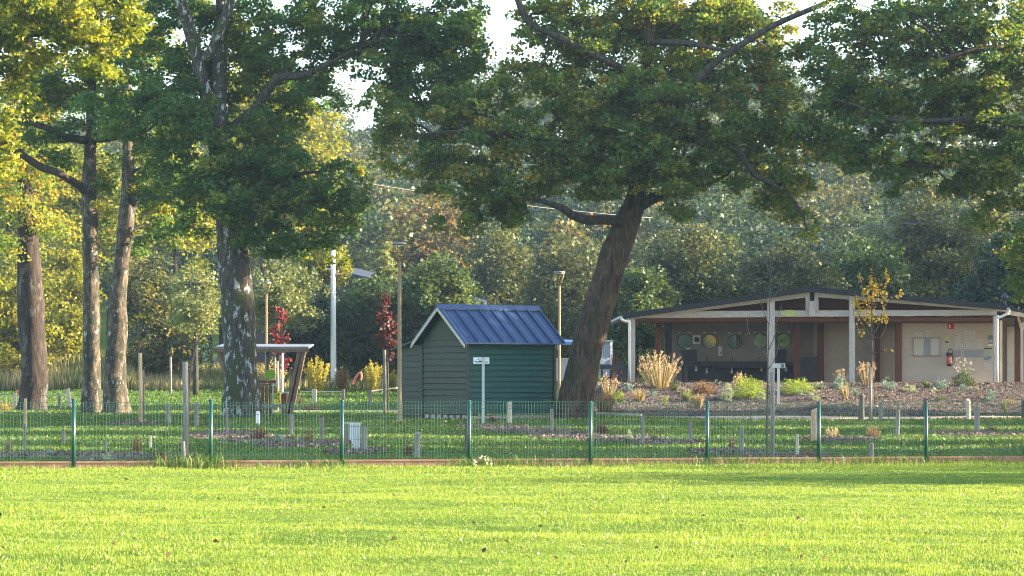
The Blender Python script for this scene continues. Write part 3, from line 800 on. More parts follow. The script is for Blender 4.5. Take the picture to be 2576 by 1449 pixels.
# ---- sunlit branches hanging in at the top left corner, from a tree just outside the frame
YN = 66.0
tn = [pp([(-190, 1090, 50), (-185, 900, 38), (-175, 650, 32), (-160, 400, 28), (-140, 150, 22), (-110, -100, 14), (-90, -260, 6)], YN)]
tnl = [pp([(-150, 200, 16), (-60, 120, 12), (60, 90, 8), (180, 80, 6), (300, 70, 4), (370, 60, 2)], YN, [0, -.3, -.5, -.6, -.6, -.6]),
       pp([(-165, 480, 12), (-80, 400, 8), (-10, 370, 5), (40, 350, 3)], YN, [0, -.3, -.5, -.5])]
big_tree('oak_tree', 'golden leafed oak hanging sunlit branches into the top left corner', 'tree', B(-190, 1090, YN), tn,
         bl([(40, 50, 120, 70, -.5), (160, 60, 110, 75, -.6), (270, 70, 80, 65, -.6), (200, 140, 70, 50, -.4), (250, 170, 50, 30, -.4), (40, 130, 90, 50, 0), (320, 40, 50, 45, -.5), (10, 230, 45, 60, 0), (0, 310, 50, 60, 0), (-5, 400, 35, 55, 0), (120, -40, 260, 80, 0), (-120, 100, 150, 150, 0), (-130, 350, 110, 120, 0)], YN, 1.1, 1.5),
         M['limb'], M['oakgold'], per=70, crad=.46, leaf=(.15, .105), nlimb=40, limbs=tnl, seedt=0.0, lobes=.05, group='old oaks of the park')


# ---- background trees: each a thing with trunk and crown
def bg_tree(name, label, cat, px, py_top, wpx, Y, mat, per=70, crad=.9, leaf=.3, seedt=0.0, clumps=70, py_bot=None, group='trees behind the park', stems=1, flat=.6, cone=False, gap=1.0):
    c = W(px, py_top, Y)
    g = gz(c.x, Y)
    rx = wpx / 2 * Y / F
    zt = c.z
    zb = g + .6 if py_bot is None else W(px, py_bot, Y).z
    root = thing(name, label, cat, (c.x, Y, g), group)
    h = zt - zb
    blobs = []
    if cone:
        for i in range(9):
            t = i / 8
            blobs.append((c.x, Y, zb + h * t, rx * (1 - t) + .12, rx * (1 - t) + .12, h / 14, max(3, int(clumps * (1 - t) / 4.5 + 2))))
    else:
        k = 7
        for i in range(k):
            a = 2 * math.pi * i / k + px
            rr = rng.uniform(.35, .6)
            zz = zb + h * rng.uniform(.3, .72)
            blobs.append((c.x + math.cos(a) * rx * rr, Y + math.sin(a) * rx * rr, zz, rx * rng.uniform(.35, .55), rx * .5, h * rng.uniform(.2, .3), clumps // 9))
        blobs.append((c.x + rng.uniform(-.2, .2) * rx, Y, zb + h * .72, rx * .45, rx * .45, h * .28, clumps // 6))
        blobs.append((c.x, Y, zb + h * .4, rx * .8, rx * .7, h * .35, clumps // 4))
        if py_bot is None:
            blobs.append((c.x, Y, g + h * .22, rx * .95, rx * .8, h * .22, clumps // 4))
    C, t, cs = clump_leaves(blobs, per, crad, leaf, seedt, flat=flat)
    mb = MB(); tp = []
    for s_ in range(stems):
        ox = (s_ - (stems - 1) / 2) * .5
        tp += trunk_mesh(mb, [(c.x + ox * .4, Y, g - .1, .05 * h ** .5 + .05), (c.x + ox, Y + .1, g + (zt - g) * .4, .035 * h ** .5 + .03), (c.x + ox * 1.4, Y, g + (zt - g) * .85, .03)], 8, .1, 0, px, 3)
    limbs_to(mb, tp, cs, 14, .06, .2)
    mb.build('trunk', M['limb'], root)
    sz = rng.uniform(.7, 1.3, len(C))
    quads('crown', leaf_quads(C, leaf * sz, leaf * .7 * sz, .4), t, mat, root)
    return root


bg_tree('broadleaf_tree', 'bushy yellow green tree behind the leftmost red-brown trunk', 'tree', 40, 610, 260, 128, M['lime'], clumps=130, leaf=.2, crad=.7)
bg_tree('broadleaf_tree', 'bright yellow green bushy tree showing between the leftmost and slender trunks', 'tree', 165, 560, 190, 134, M['lime'], clumps=120, leaf=.2, crad=.7)
bg_tree('broadleaf_tree', 'tall olive tree rising behind the slender pale trunk', 'tree', 230, 330, 330, 145, M['lime'], clumps=150, leaf=.24, py_bot=700, seedt=-.1)
bg_tree('broadleaf_tree', 'tall yellow green tree behind the leftmost trunk, high crown', 'tree', 20, 250, 340, 150, M['lime'], clumps=150, leaf=.24, py_bot=660, seedt=-.05)
bg_tree('broadleaf_tree', 'olive green round tree between the pale trunks and the lichened oak', 'tree', 385, 600, 220, 130, M['olive'], clumps=130, leaf=.2, crad=.7, seedt=.1)
bg_tree('broadleaf_tree', 'tall lime green tree filling the gap left of the lichened oak', 'tree', 440, 330, 300, 148, M['lime'], clumps=150, leaf=.24, py_bot=720)
bg_tree('small_tree', 'small silvery pale green tree just left of the lichened trunk', 'tree', 492, 668, 160, 118, M['pale'], clumps=100, leaf=.14, crad=.5, py_bot=880)
bg_tree('broadleaf_tree', 'pale yellow green tree behind the splayed-post hut', 'tree', 715, 655, 200, 126, M['pale'], clumps=130, leaf=.16, crad=.6, py_bot=860, seedt=-.05)
bg_tree('broadleaf_tree', 'lime green tree crowding the top of the pale utility pole', 'tree', 815, 600, 170, 137, M['lime'], clumps=100, leaf=.18, crad=.6, py_bot=740)
bg_tree('poplar_tree', 'tall sunlit yellow green tree rising to the sky gap behind the lichened oak', 'tree', 760, 235, 270, 168, M['lime'], clumps=300, leaf=.24, crad=.7, py_bot=640, seedt=.02)
bg_tree('broadleaf_tree', 'tall yellowish tree half hidden by the upper crown of the lichened oak', 'tree', 660, 130, 320, 172, M['lime'], clumps=170, leaf=.28, py_bot=640)
bg_tree('spruce_tree', 'pale green pointed conifer behind the tall lamp left of the shed', 'tree', 972, 612, 120, 138, M['pale'], clumps=110, leaf=.16, crad=.35, py_bot=800, cone=True)
bg_tree('broadleaf_tree', 'leafy green tree behind the blue roof of the shed', 'tree', 1110, 640, 200, 127, M['green'], clumps=190, leaf=.2, crad=.65, seedt=.15)
bg_tree('hedge_tree', 'dark green bush behind the foot of the utility pole', 'tree', 790, 715, 200, 131, M['dark'], clumps=150, leaf=.18, crad=.65, seedt=.1)
bg_tree('hedge_tree', 'dark green bush between the utility pole and the tall lamp', 'tree', 905, 690, 220, 130, M['green'], clumps=210, leaf=.18, crad=.65, seedt=-.05)
bg_tree('hedge_tree', 'green bush directly behind the lean-to of the shed', 'tree', 1020, 715, 190, 129, M['green'], clumps=180, leaf=.18, crad=.65)
bg_tree('hedge_tree', 'dark hedge bush in the shade left of the lichened trunk', 'tree', 430, 820, 240, 135, M['dark'], clumps=110, leaf=.18, crad=.6)
bg_tree('hedge_tree', 'dark low bush behind the tall pale grass at the left', 'tree', 130, 830, 260, 140, M['dark'], clumps=110, leaf=.18, crad=.6, seedt=.1)
bg_tree('broadleaf_tree', 'rust tinted tree on the slope between the two lamps', 'tree', 1080, 480, 260, 185, M['rust'], clumps=170, leaf=.28, py_bot=760, seedt=-.1)
bg_tree('broadleaf_tree', 'olive tree below the pale cable, left of the thin far lamp', 'tree', 1260, 560, 250, 160, M['olive'], clumps=170, leaf=.24)
bg_tree('broadleaf_tree', 'olive green tree behind the thin far lamp', 'tree', 1420, 580, 260, 152, M['olive'], clumps=170, leaf=.24, seedt=-.05)
bg_tree('broadleaf_tree', 'low green tree between the leaning oak and the pavilion', 'tree', 1600, 660, 240, 124, M['green'], clumps=160, leaf=.2, crad=.7, seedt=.1)
bg_tree('broadleaf_tree', 'broad olive tree behind the left slope of the pavilion roof', 'tree', 1740, 560, 330, 138, M['olive'], clumps=220, leaf=.22)
bg_tree('broadleaf_tree', 'green tree behind the ridge of the pavilion roof', 'tree', 1980, 590, 300, 136, M['olive'], clumps=190, leaf=.22, seedt=-.08)
bg_tree('broadleaf_tree', 'yellow tinged tree rising behind the right slope of the pavilion', 'tree', 2350, 440, 330, 150, M['olive'], clumps=230, leaf=.24, seedt=.12)
bg_tree('broadleaf_tree', 'dull green tree behind the golden sapling', 'tree', 2180, 600, 260, 140, M['green'], clumps=170, leaf=.22)
bg_tree('broadleaf_tree', 'dark tree at the right edge behind the pavilion wing', 'tree', 2510, 590, 220, 134, M['dark'], clumps=170, leaf=.22, seedt=.1)

# ---- the wood on the hill: one mass
HC, HT = [], []
hx, hy = [], []
for i in range(1500):
    y = rng.uniform(172, 350); x = rng.uniform(-.32 * y - 12, .32 * y + 16)
    if all((x - a) ** 2 + (y - b_) ** 2 > 21 for a, b_ in zip(hx, hy)):
        hx.append(x); hy.append(y)
tr = MB()
for x, y in zip(hx, hy):
    h = rng.uniform(9, 15); r = rng.uniform(2.6, 4.2); g = gz(x, y)
    ppx = CX + x / y * F; ptop = HOR - (g + h - EYE) / y * F
    if 820 < ppx < 1080 and ptop < 325: h = min(h, max(3.0, EYE + (HOR - 325) / F * y - g))
    if EYE + (HOR - 325) / F * y - g < 3 and 820 < ppx < 1080: continue
    t0 = rng.random() ** 1.3
    bb = [(x, y, g + h * .62, r, r, h * .36, 22)] + [(x + rng.normal() * r * .5, y + rng.normal() * r * .5, g + h * rng.uniform(.4, .85), r * .5, r * .5, h * .18, 5) for _ in range(3)]
    C, t, cs = clump_leaves(bb, 34, 1.3, .4)
    HC.append(C); HT.append(np.clip(t0 * .75 + t * .3, 0, 1))
    tr.tube([(x, y, g - .2), (x, y, g + h * .5)], [.22, .12], 5)
HC = np.concatenate(HC); HT = np.concatenate(HT)
sz = rng.uniform(.7, 1.3, len(HC))
wood = quads('hill_wood', leaf_quads(HC, .42 * sz, .3 * sz, .4), HT, M['wood'])
tag(wood, 'autumn wood covering the hillside behind the park', 'wood', kind='stuff')
tk = tr.build('trunk', M['limb'], wood); tk['kind'] = 'stuff'


# ---- trees round about that the photograph does not show but whose shade and reflection it does
def surround_wood(name, spots, mat, leaf=.34, seedt=0.0):
    CC, TT = [], []
    mb = MB()
    for x, y, h, r in spots:
        g = gz(x, y)
        bb = [(x, y, g + h * .62, r * .8, r * .8, h * .36, 30)] + [(x + rng.uniform(-.6, .6) * r, y + rng.uniform(-.6, .6) * r, g + h * rng.uniform(.35, .85), r * .45, r * .45, h * .16, 10) for _ in range(5)]
        C, t, cs = clump_leaves(bb, 95, 1.0, leaf, seedt)
        CC.append(C); TT.append(t)
        mb.tube([(x, y, g - .2), (x + .2, y, g + h * .35), (x, y, g + h * .8)], [.4, .3, .06], 8)
    CC = np.concatenate(CC)
    sz = rng.uniform(.7, 1.3, len(CC))
    o = quads(name, leaf_quads(CC, leaf * sz, leaf * .72 * sz, .35), np.concatenate(TT), mat)
    tk = mb.build('trunk', M['limb'], o); tk['kind'] = 'stuff'
    return tag(o, kind='stuff')


SHADE = [(24, 45.5, 12, 3.4), (30, 49, 14, 2.5), (25, 63, 14, 3), (26, 73.5, 15, 4), (23, 80.5, 13, 3.6), (27, 84.5, 18, 3.4), (29, 89, 17, 2.6), (30, 102.5, 15, 3.6), (31, 56, 28, 3.4), (27, 54, 12, 1.8), (40, 47.5, 19, 4), (40, 64.5, 20, 3.4), (41, 75, 21, 4.5), (37, 83, 18, 4.2), (41, 88.5, 17, 2.8), (40, 105, 20, 5), (53, 49, 22, 4.5), (52, 67, 22, 4), (52, 77, 23, 5), (54, 108, 23, 6),
         (44, 112, 18, 5.5), (38, 118, 16, 5), (40, 127, 16, 5), (47, 122, 18, 5.5), (39, 137, 15, 5), (46, 143, 17, 5.5), (40, 150, 16, 5), (48, 158, 17, 6), (52, 132, 19, 6), (44, 168, 17, 6)]
surround_wood('neighbouring_wood', SHADE, M['oak'])
surround_wood('lawn_edge_trees', [(19.5, 36, 5.8, 1.7), (24, 38.6, 7.4, 2.0), (28, 36, 8, 1.7), (33, 41.5, 9.5, 2.2)], M['oak'], .14)
surround_wood('wood_behind_viewer', [(x, -32 + .5 * (x - 4) + (x % 3), 9 + x % 4, 3.6) for x in range(2, 36, 3)], M['oakdark'], .5)
surround_wood('golden_wood_behind_viewer', [(x, -29 + .5 * (x - 4), 8, 2.6) for x in range(3, 36, 4)], M['oakgold'], .5)

# ================================================================== BUILT THINGS
def wob(k):                                   # a small repeatable unevenness
    return math.sin(k * 12.9898) * .5


# ------------------------------------------------------------------ wire mesh fence
FP = [-160, 185, 530, 860, 1180, 1485, 1779, 2060, 2330, 2592]
posts = []
for px in FP:
    k = (px - CX) / F
    y = (39.2 + 6.8 * .165) / (1 - .165 * k)
    posts.append(Vector((k * y, y, 0)))
fence = thing('mesh_fence', 'dark green wire mesh fence on slim posts along the lawn edge', 'fence', (posts[0].x, posts[0].y, 0))
for i, p in enumerate(posts):
    top = W(FP[i], 1004 + 1.3 * i + 2 * wob(i), p.y).z
    mb = MB().tube([(p.x, p.y, -.1), (p.x + .01 * wob(i), p.y, top)], .031, 12)
    o = mb.build('post', M['post_green'], fence)
    MB().tube([(p.x, p.y, top), (p.x, p.y, top + .02)], [.034, .026], 12).build('cap', M['post_green'], o)
for a, b_ in zip(posts[:-1], posts[1:]):
    d = (b_ - a); L = d.length; d.normalize(); nrm = Vector((d.y, -d.x, 0))
    mb = MB()
    z0, z1 = .15, 1.035
    nv = int(L / .05)
    for j in range(1, nv):
        p = a + d * (L * j / nv)
        mb.tube([(p.x, p.y, z0), (p.x, p.y, z1)], .0022, 4, False)
    for z, off in [(.15, 0), (.20, .03), (.25, 0), (.45, 0), (.65, 0), (.84, 0), (.93, 0), (.98, .035), (1.035, 0)]:
        q0 = a + d * .03 + nrm * off; q1 = b_ - d * .03 + nrm * off
        mb.tube([(q0.x, q0.y, z), (q1.x, q1.y, z)], .0029, 4, False)
    mb.build('mesh_panel', M['wire'], fence)
    mb = MB()
    s0, s1 = a + d * .035, b_ - d * .035
    mb.bar((s0.x, s0.y, .045), (s1.x, s1.y, .045), .03, .11)
    mb.bar((s0.x, s0.y, .113), (s1.x, s1.y, .113), .05, .026)
    mb.build('base_board', M['plinth'], fence)

# ------------------------------------------------------------------ green shed
th = R(35)
d1 = Vector((math.cos(th), math.sin(th), 0)); d2 = Vector((-math.sin(th), math.cos(th), 0)); up = Vector((0, 0, 1))
C0 = W(1177, 1000, 81.0); C0.z = 0
SL, SWD, Zb, Ze, Zr = 3.42, 2.62, .16, 2.62, 3.62
shed = thing('garden_shed', 'green boarded shed with blue ribbed metal roof in the middle of the park', 'shed', C0)


def S(u, v, z):
    return C0 + d1 * u + d2 * v + up * z


def sbox(mb, u0, v0, z0, u1, v1, z1):
    vs = [S(u, v, z) for z in (z0, z1) for u, v in ((u0, v0), (u1, v0), (u1, v1), (u0, v1))]
    return mb.add(vs, [(3, 2, 1, 0), (4, 5, 6, 7), (0, 1, 5, 4), (1, 2, 6, 5), (2, 3, 7, 6), (3, 0, 4, 7)])


def weather(mb, side, length, z0, z1, n, off=0.0, thick=.05):
    """lapped horizontal boards on a wall; side 'long' or 'gable'"""
    hh = (z1 - z0) / n
    for i in range(n):
        a, b_ = z0 + i * hh, z0 + (i + 1) * hh - .014
        for (q0, q1) in [(off, off + length)]:
            if side == 'long':
                vs = [S(q0, -thick, a), S(q1, -thick, a), S(q1, -.006, b_), S(q0, -.006, b_), S(q0, .01, a), S(q1, .01, a), S(q1, .01, b_), S(q0, .01, b_)]
            else:
                vs = [S(-thick, q1, a), S(-thick, q0, a), S(-.006, q0, b_), S(-.006, q1, b_), S(.01, q1, a), S(.01, q0, a), S(.01, q0, b_), S(.01, q1, b_)]
            mb.add(vs, [(0, 1, 2, 3), (4, 0, 3, 7), (1, 5, 6, 2), (0, 4, 5, 1), (3, 2, 6, 7), (5, 4, 7, 6)])
    return mb


mb = MB(); sbox(mb, .012, .012, Zb, SL - .012, SWD - .012, Ze); mb.build('wall', M['shed_trim'], shed)['label'] = 'dark core of the shed'  # dark core bared by the board gaps, stands in for lap shadow
weather(MB(), 'long', SL, Zb, Ze, 14).build('wall', M['shed_long'], shed)['label'] = 'glossy teal long wall of lapped boards'
weather(MB(), 'gable', SWD - .1, Zb, Ze - .08, 12, .05).build('wall', M['shed_gable'], shed)['label'] = 'olive grey end wall of lapped boards'
mb = MB()
for i in range(22):                            # upright boards in the gable
    v0 = .05 + (SWD - .1) * i / 22; v1 = v0 + (SWD - .1) / 22 - .006
    hz = lambda v: Ze - .08 + (Zr - Ze) * (1 - abs(v - SWD / 2) / (SWD / 2))
    vs = [S(-.02, v1, Ze - .076), S(-.02, v0, Ze - .076), S(-.02, v0, hz(v0)), S(-.02, v1, hz(v1)), S(.02, v1, Ze - .076), S(.02, v0, Ze - .076), S(.02, v0, hz(v0)), S(.02, v1, hz(v1))]
    mb.add(vs, [(0, 1, 2, 3), (4, 0, 3, 7), (1, 5, 6, 2), (0, 4, 5, 1), (3, 2, 6, 7), (5, 4, 7, 6)])
mb.build('gable', M['shed_gable'], shed)
for u, v, u1, v1 in ((-.062, -.062, .03, .03), (SL - .05, -.064, SL + .03, .03), (-.064, SWD - .05, .05, SWD + .045)):
    mb = MB(); sbox(mb, u, v, Zb - .02, u1, v1, Ze); mb.build('corner_trim', M['shed_trim'], shed)
mb = MB()
sbox(mb, 0, 0, -.05, SL, .12, Zb - .05)
n = 7
for i in range(n):
    sbox(mb, 0, .12 + i * (SWD - .1) / n, -.05, .18, .12 + (i + .62) * (SWD - .1) / n, Zb - .03)
mb.build('foundation', M['block'], shed)
# roof
OV, RO = .28, .3          # eaves overhang, gable overhang


def slope(v):
    return Zr - (Zr - Ze) * abs(v - SWD / 2) / (SWD / 2)


roofpart = None
for sgn in (-1, 1):
    ve = SWD / 2 + sgn * (SWD / 2 + OV)
    mb = MB()
    a, b_ = S(-RO, SWD / 2, slope(SWD / 2)), S(-RO, ve, slope(ve))
    mb.prism([a, b_, b_ + up * .035, a + up * .035], d1 * (SL + 2 * RO - .05))
    o = mb.build('roof', M['roof_blue'], shed)
    o['label'] = 'blue metal roof slope ' + ('facing the lawn' if sgn < 0 else 'at the back')
    mb = MB()
    for i in range(9):
        u0 = -RO + .02 + i * (SL + 2 * RO - .14) / 8
        p, q_ = S(u0, SWD / 2, slope(SWD / 2) + .036), S(u0, ve, slope(ve) + .036)
        hN = up * .075
        mb.prism([p, p + d1 * .018 + hN, p + d1 * .05 + hN, p + d1 * .07], q_ - p)
        if i < 8:
            for f_ in (.33, .66):
                e = d1 * ((SL + 2 * RO - .14) / 8 * f_)
                mb.prism([p + e, p + e + d1 * .012 + up * .012, p + e + d1 * .03 + up * .012, p + e + d1 * .042], q_ - p)
    mb.build('roof_rib', M['roof_blue'], o)
    mb = MB()
    m_ = 16                                     # scalloped cream bargeboard
    top, bot = [], []
    for i in range(m_ * 4 + 1):
        t = i / (m_ * 4)
        v = SWD / 2 + (ve - SWD / 2) * t
        z = slope(v)
        top.append(S(-RO - .02, v, z - .005)); bot.append(S(-RO - .02, v, z - .11 - .022 * abs(math.sin(math.pi * m_ * t / 1.0 * .5 * 2))))
    for i in range(len(top) - 1):
        quad = [bot[i], bot[i + 1], top[i + 1], top[i]]
        mb.prism(quad, d1 * .018)
    mb.build('bargeboard', M['barge'], shed)
mb = MB()
p = S(-RO - .02, SWD / 2, Zr)
mb.prism([p + d2 * -.2 - up * .09, p + d2 * -.2 - up * .05, p + up * .1, p + d2 * .2 - up * .05, p + d2 * .2 - up * .09, p + up * .05], d1 * (SL + 2 * RO))
mb.build('ridge_cap', M['roof_blue'], shed)
# lean-to at the back
ann = MB()
V0, V1 = SWD + .06, SWD + 1.28
weather(ann, 'gable', V1 - V0, .1, 2.28, 11, V0, .045)
o = ann.build('lean_to', M['shed_gable'], shed)
mb = MB(); vs = [S(-.006, V1, 2.28), S(-.006, V0, 2.28), S(-.006, V0, 2.52), S(.05, V1, 2.28), S(.05, V0, 2.28), S(.05, V0, 2.52)]
mb.add(vs, [(0, 1, 2), (5, 4, 3), (0, 2, 5, 3), (1, 4, 5, 2)]); sbox(mb, .012, V0, 0, 2.2, V1 - .02, 2.26); mb.build('lean_to_wall', M['shed_gable'], o)
mb = MB(); a, b_ = S(-.2, SWD - .1, 2.58), S(-.2, V1 + .25, 2.26); mb.prism([a, b_, b_ + up * .06, a + up * .06], d1 * 2.6); mb.build('lean_to_roof', M['shed_trim'], o)
mb = MB(); p = S(SL + .1, .05, 2.25); mb.tube([p, p + up * .42], .05, 8); mb.build('downpipe', M['cyan'], shed)['label'] = 'short pale cyan pipe at the far corner'

# ------------------------------------------------------------------ open-sided pavilion
YP = 99.0
g0 = 1.05
pav = thing('pavilion', 'open timber pavilion with shallow gabled roof and whitewashed posts on the raised bed', 'pavilion', (W(2040, 900, YP).x, YP, g0))


def part(name, mat, x0, y0, x1, y1, Y=YP, d=.16, parent=None, label=None, bev=0.0):
    o = MB().pbox(x0, y0, x1, y1, Y, d, bev).build(name, M[mat], parent or pav)
    if label: o['label'] = label
    return o


for x0, x1, yt in ((1586, 1598, 801), (1931, 1949, 748), (2137, 2151, 745), (2500, 2511, 795)):
    part('post', 'limewood', x0, yt, x1, 968, YP - .14, .2)
MB().prism([W(1588, 800.5, YP), W(2508, 793, YP), W(2508, 779, YP), W(1800, 782, YP), W(1730, 784, YP), W(1588, 791.5, YP)], (0, .14, 0)).build('tie_beam', M['limebeam'], pav)
hp = lambda x: 721 + (x - 2043) * (768 - 721) / (2545 - 2043) if x > 2043 else 721 + (2043 - x) * (789.5 - 721) / (2043 - 1566)
for xa, xb in ((1572, 2028), (2058, 2535)):
    t0, t1 = 13.2, 25
    pl = [W(xa, hp(xa) + t0, YP - .06), W(xa, hp(xa) + t0 + (4 if xa < 2000 else 13), YP - .06), W(xb, hp(xb) + t1 - (0 if xa < 2000 else 12), YP - .06), W(xb, hp(xb) + t0, YP - .06)]
    if xa > 2000: pl = [W(xa, hp(xa) + t0, YP - .06), W(xa, hp(xa) + t1, YP - .06), W(xb, hp(xb) + t0 + 4, YP - .06), W(xb, hp(xb) + t0, YP - .06)]
    MB().prism(pl, (0, .14, 0)).build('rafter', M['limebeam'], pav)
for x0, x1 in ((2027, 2037), (2049, 2059)):
    part('king_post', 'limewood', x0, 735, x1, 781, YP - .05, .13)
part('king_post', 'felt', 2037.2, 731, 2048.8, 758, YP - .02, .1, label='grey shingled top of the middle post')
part('king_post', 'limewood', 2035, 757, 2051, 796, YP - .12, .1, label='whitewashed block under the middle post')
# roof slab, both slopes, ridge running back
zr = lambda x, y: W(x, y, YP)
for xa, xb in ((1562, 2043), (2043, 2549)):
    a, b_ = W(xa, hp(xa), YP - .3), W(xb, hp(xb), YP - .3)
    MB().prism([a, b_, b_ - up * .2, a - up * .2], (0, 9.5, 0)).build('roof', M['felt'], pav)
    a2, b2 = a - up * .215, b_ - up * .215
    MB().prism([a2 + Vector((0, .5, 0)), b2 + Vector((0, .5, 0)), b2 + Vector((0, .5, 0)) - up * .04, a2 + Vector((0, .5, 0)) - up * .04], (0, 8.7, 0)).build('ceiling', M['ceiling'], pav)
for pl in ([(1640, 795), (2042, 795), (2042, 733), (1640, 790)], [(2044, 795), (2460, 795), (2460, 776), (2044, 733)]):
    MB().prism([W(x, y, YP + 1.3) for x, y in pl], (0, .05, 0)).build('gable_shade_sheet', M['ceiling'], pav)  # added brown sheet standing in for the shaded open gable
mb = MB()
for i in range(9):
    x = 1660 + i * 100
    mb.pbox(x, 785, x + 9, 799, YP + 1.4 + .01 * i, 6.3)
mb.build('joist', M['ceiling'], pav)
part('header_beam', 'brownwood', 1600, 797.5, 2500, 812, YP + .75, .16)
part('header_beam', 'brownwood', 1600, 799, 2500, 808.5, YP + .2, .14)
for x0, x1, Y in ((1650, 1666, 102), (1997, 2013, 101.6), (2057, 2073, 103), (2203, 2214, 103), (2254, 2268.5, 100.2)):
    part('post', 'brownwood', x0, 806, x1, 968, Y, .2, label=None)
part('wall', 'shadedrender', 1689, 806, 2070, 966, 106.2, .15, label='back wall behind the washing-up sinks')
part('wall', 'render', 2060, 806, 2262, 966, 103.25, .15, label='recessed beige wall')
part('wall', 'render', 2268, 806, 2503, 966.5, 100.35, .15, label='beige notice wall')
part('wall', 'darkpanel', 1672, 806, 1690, 966, 105.4, .3, label='dark end panel')
part('partition', 'render', 2066, 806, 2069, 966, 103.4, 2.8)
mb = MB(); a = W(1585, 967, YP - .2); b_ = W(2506, 967, YP - .2); mb.box(a.x, YP - .3, .8, b_.x, YP + 8.5, g0 + .02); mb.build('floor_slab', M['concrete'], pav)
# gutters and downpipes
mb = MB()
pts = [W(1563, 799, YP - .35), W(1564, 803, YP - .35), W(1570, 807, YP - .35), W(1580, 810, YP - .3), W(1583.5, 818, YP - .28), W(1584, 966, YP - .28)]
mb.tube([p for p in catmull([tuple(p) for p in pts], 4)], .055, 10)
mb.build('downpipe', M['whitepaint'], pav)
a = W(1563, 798, YP - .4); MB().tube([a, a + Vector((0, 9, 0))], .06, 10).build('gutter', M['galv'], pav)
mb = MB()
pts = [W(2538, 779, YP - .35), W(2537, 787, YP - .35), W(2530, 791, YP - .35), W(2512, 800, YP - .3), W(2509, 806, YP - .28), W(2509, 966, YP - .28)]
mb.tube([p for p in catmull([tuple(p) for p in pts], 4)], .05, 10)
mb.build('downpipe', M['whitepaint'], pav)
a = W(2537, 777, YP - .4); MB().tube([a, a + Vector((0, 9, 0))], .06, 10).build('gutter', M['galv'], pav)
# right hand wing
wing = MB()
a, b_ = W(2527, 771, YP + .2), W(2760, 812, YP + .2)
wing.prism([a, b_, b_ - up * .1, a - up * .1], (0, 8, 0))
o = wing.build('wing_roof', M['felt'], pav)
a, b_ = W(2530, 780, YP + .12), W(2760, 818, YP + .12)
MB().prism([a, b_, b_ - up * .17, a - up * .17], (0, .06, 0)).build('wing_fascia', M['palewood'], pav)
part('wing_post', 'palewood', 2515, 806, 2521.5, 968, YP + .3, .12)
part('wing_post', 'limewood', 2568.5, 812, 2573, 968, YP + .3, .1)
MB().bar(W(2570.5, 832, YP + .35), W(2561, 796, YP + .35), .09, .09).build('brace', M['tanwood'], pav)
MB().bar(W(2571, 832, YP + .35), W(2580, 798, YP + .35), .09, .09).build('brace', M['limewood'], pav)
part('wing_post', 'brownwood', 2554.5, 800, 2567, 968, 101.5, .2)
part('wing_wall', 'render', 2522, 800, 2760, 968, 102.6, .15)
part('wing_door', 'whitepaint', 2533.5, 822, 2554, 967, 102.5, .06)
mb = MB(); p = W(2527.6, 775, 101); mb.tube([p, p + up * .35], .07, 8); mb.tube([p + up * .35, p + up * .48, p + up * .5, p + up * .62], [.14, .14, .09, .05], 8)
mb.build('roof_vent', M['darkpanel'], pav)

# washing-up counter and what hangs over it
YW = 105.3
ctr = thing('sink_counter', 'long dark washing-up counter with taps under the round mirrors', 'counter', (W(1860, 966, YW).x, YW, g0))
MB().pbox(1712, 909, 2016, 920, YW - .45, .75).build('worktop', M['darkpanel'], ctr)
MB().pbox(1790, 913.5, 1935, 925, YW - .5, .6).build('basin', M['darkpanel'], ctr)
MB().pbox(1730, 921, 2000, 958, YW + .1, .05).build('back_panel', M['darkpanel'], ctr)
for x in (1716, 1860, 2006):
    MB().pbox(x, 921, x + 5, 966, YW - .3, .3).build('leg', M['darkpanel'], ctr)
for x, y in ((1751, 921), (1778, 926), (1841, 926), (1916, 921), (1977, 921)):
    c_ = W(x, y, YW - .2)
    MB().tube([c_, c_ - up * .1, c_ - up * .12, c_ - up * .22], [.03, .03, .055, .05], 8).build('siphon', M['whitepaint'], ctr)
for x in (1778, 1842, 1907, 1965):
    c_ = W(x, 909, YW - .05)
    MB().tube([c_, c_ + up * .12, c_ + up * .15 - Vector((0, .06, 0)), c_ + up * .13 - Vector((0, .14, 0))], .018, 6).build('tap', M['black'], ctr)
for (x0, x1), lab in zip(((1713, 1753), (1953, 1978)), ('dark box screen standing at the left end of the sink counter', 'dark box screen standing at the right end of the sink counter')):
    o = MB().pbox(x0, 881, x1, 908.7, YW - .3, .5, .02)
    a = W(x0 + 1, 881.2, YW - .3); b_ = W(x1 - 1, 879, YW - .3); o.box(a.x, YW - .28, a.z, b_.x, YW + .18, b_.z)
    tag(o.build('counter_screen', M['darkpanel'], None, W((x0 + x1) / 2, 908.7, YW)), lab, 'screen')
